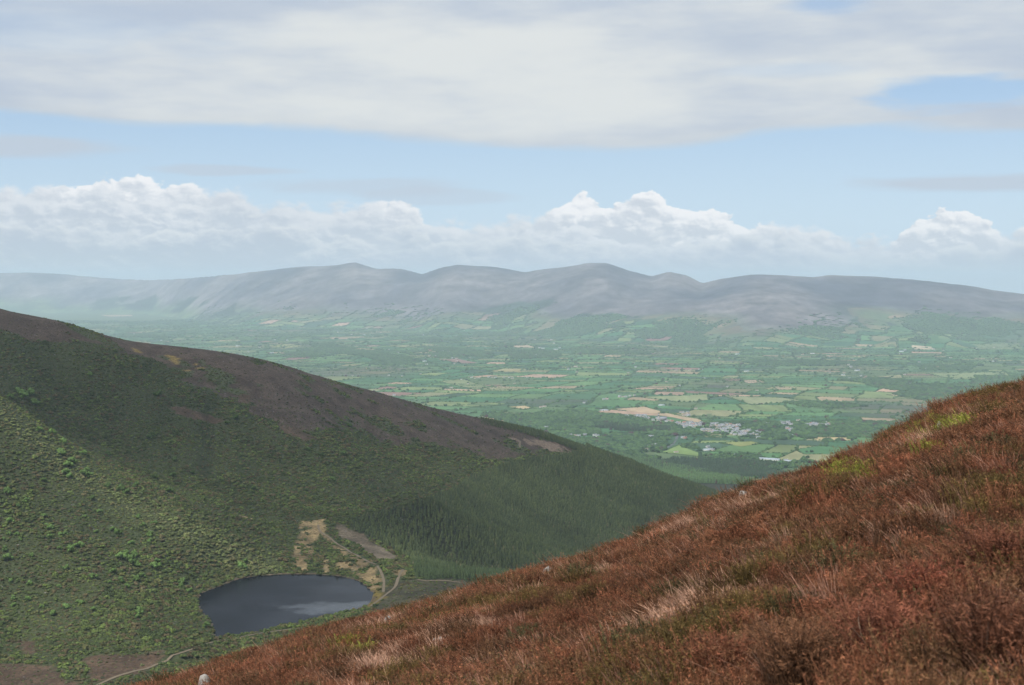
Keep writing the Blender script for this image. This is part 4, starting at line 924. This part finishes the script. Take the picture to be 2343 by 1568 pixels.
def gable_wall(L, W, Hh, rise):
    x, y = L/2, W/2
    V = [(-x, -y, -1), (x, -y, -1), (x, y, -1), (-x, y, -1), (-x, -y, Hh), (x, -y, Hh), (x, y, Hh), (-x, y, Hh), (-x, 0, Hh+rise), (x, 0, Hh+rise)]
    return V, [(0, 3, 2, 1), (0, 1, 5, 4), (2, 3, 7, 6), (1, 2, 6, 9, 5), (3, 0, 4, 8, 7)]
def gable_roof(L, W, Hh, rise, ov=.4, th=.25):
    x, y = L/2+ov, W/2+ov; e = Hh-ov*rise/(W/2)
    V = [(-x, -y, e), (x, -y, e), (x, 0, Hh+rise), (-x, 0, Hh+rise), (x, y, e), (-x, y, e)]; V = [(a, b_, c+.05) for a, b_, c in V]; V += [(a, b_, c+th) for a, b_, c in V]
    return V, [(0, 3, 2, 1), (3, 5, 4, 2), (6, 7, 8, 9), (9, 8, 10, 11), (0, 1, 7, 6), (4, 5, 11, 10), (1, 2, 8, 7), (2, 4, 10, 8), (3, 0, 6, 9), (5, 3, 9, 11)]
def house_proto(name, L, W, Hh, rise, wm_, rm, chim=True, win=True):
    t = empty(name, (0, 0, 0)); obj('wall', mesh_np('wall', *gable_wall(L, W, Hh, rise), [wm_]), t); obj('roof', mesh_np('roof', *gable_roof(L, W, Hh, rise), [rm]), t)
    if chim: obj('chimney', mesh_np('chimney', *join([box(L/2-1.1, L/2-.3, -.4, .4, Hh+rise-.8, Hh+rise+1.1)]), [wm_]), t)
    if win:
        for sx_ in (-.3, 0, .3):
            for zz in ([1.0] if Hh < 4 else [.9, 3.5]):
                obj('window', mesh_np('window', *join([box(sx_*L-.5, sx_*L+.5, -W/2-.03, -W/2+.1, zz, zz+1.3)]), [glassd]), t)
    return [t, False]
kinds = {'white': (house_proto('house', 13, 7.5, 5.2, 2.6, white, slate), 'white grey roofed house'), 'cream': (house_proto('house', 12, 7.5, 5.0, 2.6, cream, slate), 'cream grey roofed house'),
         'bung': (house_proto('bungalow', 15, 8.5, 2.9, 2.5, white, brownr), 'low white brown roofed bungalow'), 'pink': (house_proto('house', 11, 7.5, 5, 2.5, pink, rtile), 'pinkish red roofed house'),
         'stone': (house_proto('house', 12, 7.5, 5, 2.8, stone, slate), 'grey stone house'), 'shed': (house_proto('farm_shed', 26, 13, 4.2, 2.4, white, tin, False, False), 'pale tin roofed shed')}
def place_house(kind, u, v, place, rz=None, scl=1.0, cat='house'):
    x, y = onplain(u, v); z = float(hland(np.array([x]), np.array([y]))[0]); pr, desc = kinds[kind]; rz = random.uniform(-.5, .5) if rz is None else rz
    if not pr[1]: t = pr[0]; pr[1] = True; t.location = (x, y, z+.4); t.rotation_euler.z = rz
    else: t = dup(pr[0], (x, y, z+.4), rz)
    t.scale = (scl,)*3
    for k_ in ('group',):
        if k_ in t: del t[k_]
    lb = desc+' '+place
    return tag(t, lb, 'shed' if kind == 'shed' else 'house', kind+' buildings '+place)
clusters = [([(1060, 346), (1290, 360), (1300, 385), (1200, 405), (1090, 398)], 30, 'in the western rows of the village street'), ([(1320, 368), (1560, 370), (1650, 385), (1600, 402), (1330, 392)], 38, 'in the central rows of the village'), ([(1290, 408), (1440, 415), (1450, 440), (1340, 445), (1290, 425)], 16, 'in the detached group below the village street'),
            ([(1400, 400), (1560, 402), (1820, 440), (1810, 472), (1700, 475), (1560, 465), (1490, 430)], 46, 'in the lower eastern estate of the village'), ([(1980, 350), (2080, 345), (2100, 375), (2000, 378)], 11, 'in the small group east of the village'), ([(2220, 362), (2420, 360), (2440, 378), (2230, 382)], 16, 'in the easternmost row of houses beyond the village'), ([(2040, 403), (2100, 408), (2090, 436), (2045, 430)], 6, 'in the little cluster beside the eastern trees'),
            ([(620, 288), (800, 292), (1070, 342), (1040, 360), (880, 352), (780, 322), (630, 312)], 26, 'under the stubble field at the west end of the village'), ([(1100, 262), (1200, 268), (1240, 300), (1150, 298)], 6, 'in the hamlet beside the stubble field north of the village')]
allh = []
for poly, cnt, place in clusters:
    a = np.array(poly); tr = 0; got = 0
    while got < cnt and tr < 4000:
        tr += 1; px, py = random.uniform(a[:, 0].min(), a[:, 0].max()), random.uniform(a[:, 1].min(), a[:, 1].max())
        if not inpoly(np.array([px]), np.array([py]), poly)[0]: continue
        uu, vv = c6(px, py)
        if any(abs(uu-b_[0]) < 6.0 and abs(vv-b_[1]) < 2.0 for b_ in allh): continue
        allh.append((uu, vv)); got += 1
        place_house(random.choices(['white', 'cream', 'bung', 'pink', 'stone'], [46, 24, 24, 4, 4])[0], uu, vv, place, scl=random.uniform(.95, 1.2))
singles = [(405, 250, 'white', 'at the farm left of the stubble field'), (440, 247, 'shed', 'at the farm left of the stubble field'), (430, 150, 'white', 'beside the road on the plain north west of the village'), (455, 142, 'bung', 'beside the road on the plain north west of the village'), (570, 120, 'white', 'in the roadside row beyond the stubble field'), (600, 127, 'bung', 'in the roadside row beyond the stubble field'), (660, 118, 'white', 'in the roadside row beyond the stubble field'), (700, 115, 'cream', 'in the roadside row beyond the stubble field'),
           (130, 470, 'white', 'in the row above the dark hill forest'), (178, 470, 'bung', 'in the row above the dark hill forest'), (206, 476, 'white', 'in the row above the dark hill forest'), (262, 467, 'stone', 'in the row above the dark hill forest'), (348, 470, 'white', 'in the row above the dark hill forest'), (372, 476, 'white', 'in the row above the dark hill forest'), (457, 470, 'bung', 'in the row above the dark hill forest'), (600, 480, 'white', 'in the trees south west of the village'),
           (800, 592, 'bung', 'at the farmyard left of the bright green field'), (832, 570, 'white', 'at the farmyard left of the bright green field'), (870, 560, 'white', 'at the farmyard left of the bright green field'), (893, 555, 'cream', 'at the farmyard left of the bright green field'), (1128, 490, 'white', 'beside the road just south of the village'), (1150, 495, 'pink', 'beside the road just south of the village'), (1345, 600, 'shed', 'at the farm in the meadows below the village'), (1372, 598, 'white', 'at the farm in the meadows below the village'), (1394, 602, 'cream', 'at the farm in the meadows below the village'), (1350, 575, 'white', 'at the farm in the meadows below the village'), (1620, 647, 'shed', 'among the lowest meadows right of centre'),
           (2040, 697, 'white', 'right of the long pale shed near the brown slope'), (2062, 702, 'shed', 'right of the long pale shed near the brown slope'), (820, 675, 'pink', 'hidden in the trees above the dark hill forest'), (1880, 366, 'white', 'between the village and the eastern group'), (1940, 412, 'shed', 'between the village and the eastern group'), (2070, 472, 'shed', 'by the eastern meadows'), (940, 202, 'shed', 'at the top edge of the stubble field'), (1098, 30, 'white', 'among the trees far beyond the village'), (1242, 230, 'bung', 'beside the two dark trees north of the village'), (1765, 348, 'pink', 'on the north east edge of the village'), (2150, 335, 'bung', 'in the fields east of the village')]
for a, b_, kd_, pl in singles: place_house(kd_, *c6(a, b_), pl)
# the yellow house
x, y = onplain(*c6(846, 490)); t = house_proto('house', 17, 11, 7.5, 4.0, yellow, slate)[0]; t.location = (x, y, float(hland(np.array([x]), np.array([y]))[0])+.3); tag(t, 'large yellow house with dark roof among the trees left of the village road', 'house')
# long greenhouse like shed
x, y = onplain(*c6(1895, 686)); t = house_proto('long_shed', 64, 14, 4.5, 3, white, tin, False, False)[0]; t.location = (x, y, float(hland(np.array([x]), np.array([y]))[0])+.5); t.rotation_euler.z = -.55
tag(t, 'very long pale shed with shiny tin roof, nearest large building to the brown slope', 'shed')
# church with a grey spire
x, y = onplain(*c6(952, 333)); z = float(hland(np.array([x]), np.array([y]))[0]); t = empty('church', (x, y, z), .3)
obj('nave', mesh_np('nave', *gable_wall(30, 12, 9, 7), [stone]), t); obj('roof', mesh_np('roof', *gable_roof(30, 12, 9, 7), [slate]), t)
obj('tower', mesh_np('tower', *join([box(-20.5, -15.2, -3, 3, -1, 18)]), [stone]), t)
obj('spire', mesh_np('spire', [(-20.9, -3.3, 18), (-14.8, -3.3, 18), (-14.8, 3.3, 18), (-20.9, 3.3, 18), (-17.9, 0, 31)], [(0, 3, 2, 1), (0, 1, 4), (1, 2, 4), (2, 3, 4), (3, 0, 4)], [slate]), t)
tag(t, 'grey stone church with pointed slate spire at the west end of the village', 'church')
# village road
ribbon('road', [onplain(*c6(a, b_)) for a, b_ in ((1070, 505), (1075, 480), (1085, 455), (1090, 420), (1100, 395))], 9, flat('asphalt', (.10, .10, .105)), 1.2, hland, 15)
ribbon('road', [onplain(*c6(a, b_)) for a, b_ in ((930, 610), (980, 575), (1040, 545), (1070, 505))], 7, bpy.data.materials['asphalt'], 1.2, hland, 15)
# farms over the far plain
def fzone(u, v):
    a = 'left part' if u < 900 else ('middle' if u < 1500 else 'right part'); d = 'near' if v > 840 else ('middle' if v > 770 else 'far')
    return 'in the %s distance of the plain, %s' % (d, a)
cnt = 0; tr = 0
c7 = lambda x, y: (544.4+x*.3873, 574.7+y*.3873)
seen = [c7(*p) for p in [(1380, 750), (1400, 755), (1420, 752), (1480, 748), (1500, 750), (1520, 752), (1570, 752), (1600, 752), (1620, 755), (1690, 745), (1710, 748), (1260, 810), (1360, 788), (890, 587), (980, 600), (1130, 622), (1170, 625), (1270, 635), (1290, 637), (1370, 635), (570, 437), (590, 482), (745, 497), (750, 430), (320, 348), (370, 350), (290, 435), (500, 370), (560, 380), (850, 350), (880, 352), (900, 382), (920, 382), (1110, 397), (1240, 408), (1490, 332), (1350, 370), (1780, 575), (1800, 577), (1820, 457), (1850, 490), (2045, 455), (1950, 703), (2000, 718), (1900, 575), (2255, 567), (2175, 880), (2250, 868), (2290, 865), (1790, 925), (1810, 922)]]
for uu, vv in seen+[(random.uniform(300, 2330), 690+190*random.random()**.8) for _ in range(150)]:
    if not visible(np.array([uu]), np.array([vv]), -6)[0]: continue
    x, y = onplain(uu, vv)
    if y > 18500 or float(hland(np.array([x]), np.array([y]))[0]) > 190: continue
    kd_ = random.choices(['white', 'bung', 'shed', 'cream', 'pink'], [45, 25, 12, 14, 4])[0]
    place_house(kd_, uu, vv, fzone(uu, vv), scl=random.uniform(.8, 1.1) if y < 9000 else random.uniform(1.0, 1.4))

# ---------------------------------------------------------------- heather of the near slope
m_hth, q, b = mat('heather_twigs')
at = q.new('ShaderNodeAttribute', attribute_name='tint', attribute_type='INSTANCER'); hg = q.new('ShaderNodeAttribute', attribute_name='cover')
q.l.new(q.mix(1.0, at.outputs['Color'], hg.outputs['Color'], 'MULTIPLY'), b.inputs['Base Color']); b.inputs['Roughness'].default_value = .7
m_hth1 = m_hth.copy(); m_hth1.name = 'heather_twigs_single'
for nd in m_hth1.node_tree.nodes:
    if nd.type == 'ATTRIBUTE' and nd.attribute_name == 'tint': nd.attribute_type = 'OBJECT'
def tuft(seed, blades, h, spread, wd, bend=.35, tufty=True, lean=(0, 0)):
    r = np.random.default_rng(seed); V = []; Fs = []; C2 = []
    for i in range(blades):
        bx, by = r.normal(0, spread*.42, 2); a = r.uniform(0, 6.283); out = np.array((bx, by))/(spread+1e-6)
        hh_ = h*r.uniform(.55, 1.1); ww = wd*r.uniform(.6, 1.4); k = r.uniform(.55, 1.45)
        tip = np.array((bx+out[0]*bend*hh_+r.normal(0, .12)*hh_+lean[0]*hh_, by+out[1]*bend*hh_+r.normal(0, .12)*hh_+lean[1]*hh_, hh_))
        mid = np.array((bx+out[0]*bend*hh_*.3+lean[0]*.3*hh_, by+out[1]*bend*hh_*.3+lean[1]*.3*hh_, hh_*.55)); dx_, dy_ = math.cos(a)*ww, math.sin(a)*ww
        o = len(V); bs = np.array((bx, by, -.08))
        for p_, s_ in ((bs, .8), (mid, 1.0), (tip, .35)): V += [p_-np.array((dx_*s_, dy_*s_, 0)), p_+np.array((dx_*s_, dy_*s_, 0))]
        Fs += [(o, o+1, o+3, o+2), (o+2, o+3, o+5, o+4)]
        cb = np.array((.8, .8, .8))*k; ct = np.array((1.15, 1.05, 1.0))*k; C2 += [cb*.8]*2+[cb]*2+[ct]*2
        if tufty:
            for j in range(6):       # short side sprays
                t_ = r.uniform(.5, 1); p0 = mid+(tip-mid)*t_; d_ = r.normal(0, 1, 3); d_[2] = abs(d_[2])*.7; d_ = d_/np.linalg.norm(d_)*h*.095; s2 = np.cross(d_, r.normal(0, 1, 3)); s2 = s2/np.linalg.norm(s2)*wd*.75
                o = len(V); V += [p0-s2, p0+s2, p0+d_]; Fs.append((o, o+1, o+2)); kk = k*r.uniform(.7, 1.4); C2 += [ct*kk*.9]*3
    return np.array(V), Fs, np.array(C2)
def tm_(seed, *a, m=None, **kw):
    V, Fs, C2 = tuft(seed, *a, **kw); return mesh_np('heather', V, Fs, [m or m_hth], False, C2)
hpro = [proto('ht_a%d' % i, tm_(600+i, 200, .26, .17, .0030)) for i in range(4)]+[proto('ht_b%d' % i, tm_(620+i, 90, .22, .15, .0026, bend=.6, tufty=False, lean=(-.35, .1))) for i in range(3)]+[proto('ht_c%d' % i, tm_(640+i, 150, .12, .16, .006)) for i in range(2)]
# protos: 0-3 bushy heather, 4-6 bare bleached stems, 7-8 moss / low growth
rocks_px = [(1936, 1100, 42, 12), (1965, 1091, 12, 9), (1700, 1134, 14, 5), (1254, 1313, 20, 12), (1394, 1243, 12, 6), (996, 1444, 11, 6), (1006, 1441, 10, 7), (888, 1419, 12, 6), (468, 1562, 18, 10), (1515, 1508, 14, 9), (2148, 977, 6, 5)]
pts = []
for (y0, y1, sp1) in ((2.5, 13, .17), (13, 30, .22), (30, 62, .30)):
    X, Y = jgrid(-26, 26, y0, y1, sp1); m_ = (np.abs(X) < Y*.36+1.5); pts.append(np.c_[X[m_], Y[m_], np.full(m_.sum(), sp1)])
pts = np.vstack(pts); X, Y, SP = pts.T; Z = hn2(X, Y); u, v = proj(X, Y, Z+.2); keep = (u > -120) & (u < 2470) & (v < 1800); X, Y, SP, Z, u, v = (a[keep] for a in (X, Y, SP, Z, u, v)); k = len(X)
n1 = fbm(X/1.7, Y/2.6, 210, 4); n2_ = fbm(X/4.5, Y/7, 220, 3); n4 = fbm(X/1.1+7, Y/1.9, 230, 4)
pale = (n1+.25*n2_+rng.normal(0, .09, k)) > .31; green = (~pale) & ((n4+rng.normal(0, .2, k)) > .42)
moss_px = [(1960, 1085, 55, 16), (2010, 1072, 28, 10), (2195, 975, 45, 9), (2130, 992, 20, 7), (820, 1476, 18, 8), (480, 1560, 14, 8), (2120, 1040, 24, 10), (1945, 1095, 30, 9), (860, 1440, 20, 5), (1000, 1418, 22, 5)]
moss = np.zeros(k, bool)
for mu, mv, ru_, rv_ in moss_px: moss |= ((u-mu)/ru_)**2+((v-mv)/rv_)**2+n1*1.2 < 1
in_hole = np.zeros(k, bool)
for hx, hy, r_ in holes: in_hole |= ((X-hx)/r_)**2+((Y-hy)/(r_*1.3))**2 < 1.0
rv = rng.random(k)[:, None]
tint = C_(.156, .063, .035)*(1-rv)+C_(.090, .054, .028)*rv
tint = tint*(1+.35*n2_[:, None]+.8*(rng.random(k)[:, None]-.5))
tint[pale] = (C_(.40, .25, .175)*(.7+.5*rv))[pale]; tint[green] = (C_(.085, .062, .022)*(.75+.6*rv))[green]; tint[moss] = (C_(.15, .17, .03)*(.7+.6*rv))[moss]
dk = (rng.random(k) < .06) & ~pale & ~moss; tint[dk] = (C_(.05, .05, .022)*(.8+.5*rv))[dk]
va = rng.integers(0, 4, k); va[pale] = rng.integers(4, 7, pale.sum()); mixd = (~pale) & (~moss) & (rng.random(k) < .11); va[mixd] = 4+rng.integers(0, 3, mixd.sum()); tint[mixd] = (C_(.25, .14, .10)*(.6+.8*rv))[mixd]; va[moss] = 7+rng.integers(0, 2, moss.sum()); mm_ = moss & (rng.random(k) < .6); va[mm_] = rng.integers(0, 4, mm_.sum())
sc0 = (SP/.20)*rng.uniform(.75, 1.25, k)*(1+.3*n2_); scz = sc0*np.where(SP > .2, .8, 1.0)*(1+.35*n4)*(1+.55*fbm(X/.55, Y/.7, 240, 3))*np.where(mixd, 1.15, 1)
sel = ~in_hole
rock_at = []
for uu, vv, wx, wz in rocks_px:
    h = hit(uu, vv+3, lift=.27)
    if h is None: rock_at.append(None); continue
    rx = wx/F*h[1]/2*1.2; rock_at.append((h, rx)); sel &= ~((np.abs(X-h[0]) < rx*.8+.02) & (Y < h[1]+rx*.3) & (Y > h[1]-.16))
scatter('heather', np.c_[X, Y, Z][sel], np.c_[rng.normal(0, .12, (k, 2)), np.where(va > 3, rng.normal(0, .7, k), rng.uniform(0, 6.28, k))][sel], np.c_[sc0, sc0, scz][sel], va[sel], tint[sel], hpro, 'red brown heather covering the near slope')
print('heather', k)

# ---------------------------------------------------------------- single things on the near slope
rockm, q, b = mat('rock'); nz = q.noise(pos(q), 6, 6, .65)
q.l.new(q.ramp(nz, [(.3, (.16, .145, .13)), (.55, (.29, .27, .245)), (.75, (.44, .42, .39))]), b.inputs['Base Color'])
bp = q.new('ShaderNodeBump'); bp.inputs['Strength'].default_value = .7; bp.inputs['Distance'].default_value = .04; q.l.new(nz, bp.inputs['Height']); q.l.new(bp.outputs[0], b.inputs['Normal'])
rocks = [(1936, 1100, 42, 14, 'long flat pale rock lying beside bright green moss high on the brown slope'), (1965, 1091, 12, 9, 'small white stone beside the green moss right of the flat pale rock'), (1700, 1134, 14, 5, 'small pale stone near the skyline of the brown slope'), (1254, 1313, 20, 12, 'grey white pointed stone low on the skyline side of the brown slope'), (1394, 1243, 12, 6, 'small grey stone right at the skyline of the heather'), (996, 1444, 11, 6, 'left one of two small white stones in the heather'), (1006, 1441, 10, 7, 'right one of two small white stones in the heather'),
         (888, 1419, 12, 6, 'pale stone under the dark hollow in the heather'), (468, 1562, 18, 10, 'whitish stone at the bottom edge beside yellow moss'), (1515, 1508, 14, 9, 'small rounded stone deep in the heather near the bottom edge'), (2148, 977, 6, 5, 'tiny white stone in the upper green moss patch')]
for i, (uu, vv, wx, wz, lb) in enumerate(rocks):
    h = hit(uu, vv+3, lift=.27)
    if h is None: print('rock miss', uu, vv); continue
    d = h[1]; sx_ = wx/F*d/2*1.7; szz = (wz/F*d*.8+(.44 if d > 24 else .22))/2
    V, Fc = I2; V = V*(1+.28*n3(V, 1.6, 700+i)[:, None]+.10*n3(V, 4, 720+i)[:, None]); V = np.sign(V)*np.abs(V)**.8
    me = mesh_np('rock', V, Fc, [rockm]); o = obj('rock', me, None, (h[0], d, h[2]-.04+szz*.9)); o.scale = (sx_, sx_*.8, szz); o.rotation_euler = (.05, -.15 if wx > 20 else 0, random.uniform(-.3, .3))
    tag(o, lb, 'rock', 'rocks on the heather slope')
# tall single heather shrubs close to the camera
wood_m = flat('heather_wood', (.26, .17, .12), .8, .35, 20)
def stem_mesh(seed, h, lean):
    r = np.random.default_rng(seed); pts = [np.zeros(3)]; d = np.array((lean[0], lean[1], 1.0)); d /= np.linalg.norm(d)
    for i in range(6): d = d+r.normal(0, .18, 3); d[2] = abs(d[2]); d /= np.linalg.norm(d); pts.append(pts[-1]+d*h/6)
    V = []; Fs = []; seg = 6
    for i, p_ in enumerate(pts):
        rr = .0085*(1-i/8)
        for s in range(seg): a = 6.283*s/seg; V.append(p_+np.array((math.cos(a)*rr, math.sin(a)*rr, 0)))
    for i in range(len(pts)-1):
        for s in range(seg): Fs.append((i*seg+s, i*seg+(s+1) % seg, (i+1)*seg+(s+1) % seg, (i+1)*seg+s))
    return np.array(V), Fs
shr = [(2010, 1540, .50, 'tall soft brown heather shrub in the lower right, left of the bare stems', (.16, .065, .04)), (1850, 1600, .5, 'dark green brown heather shrub at the bottom edge right of centre', (.11, .058, .032)), (2250, 1560, .5, 'heather shrub with thick bare stems in the bottom right corner', (.11, .05, .03)), (2130, 1420, .42, 'reddish heather shrub behind the tall shrub at lower right', (.15, .052, .032)), (1680, 1560, .36, 'red brown heather shrub beside the pale dead stems near the bottom', (.15, .06, .035)), (2300, 1330, .42, 'brown heather shrub against the right edge of the view', (.12, .05, .03))]
for i, (uu, vv, h0, lb, tn) in enumerate(shr):
    g = hit(uu, min(vv, 1640))
    if g is None: continue
    t = empty('heather_shrub', (g[0], g[1], g[2])); tag(t, lb, 'shrub', 'single heather shrubs close by')
    for j in range(2):
        a = obj('foliage', tm_(800+i*7+j, 300, h0, .17, .0035, bend=.5, m=m_hth1), t, (random.uniform(-.1, .1), random.uniform(-.1, .1), 0)); a['tint'] = tn
    for j in range(5): obj('stem', mesh_np('stem', *stem_mesh(850+i*9+j, h0*1.05, (random.uniform(-.7, .5), random.uniform(-.3, .3))), [wood_m]), t, (random.uniform(-.12, .12), random.uniform(-.1, .1), -.03))
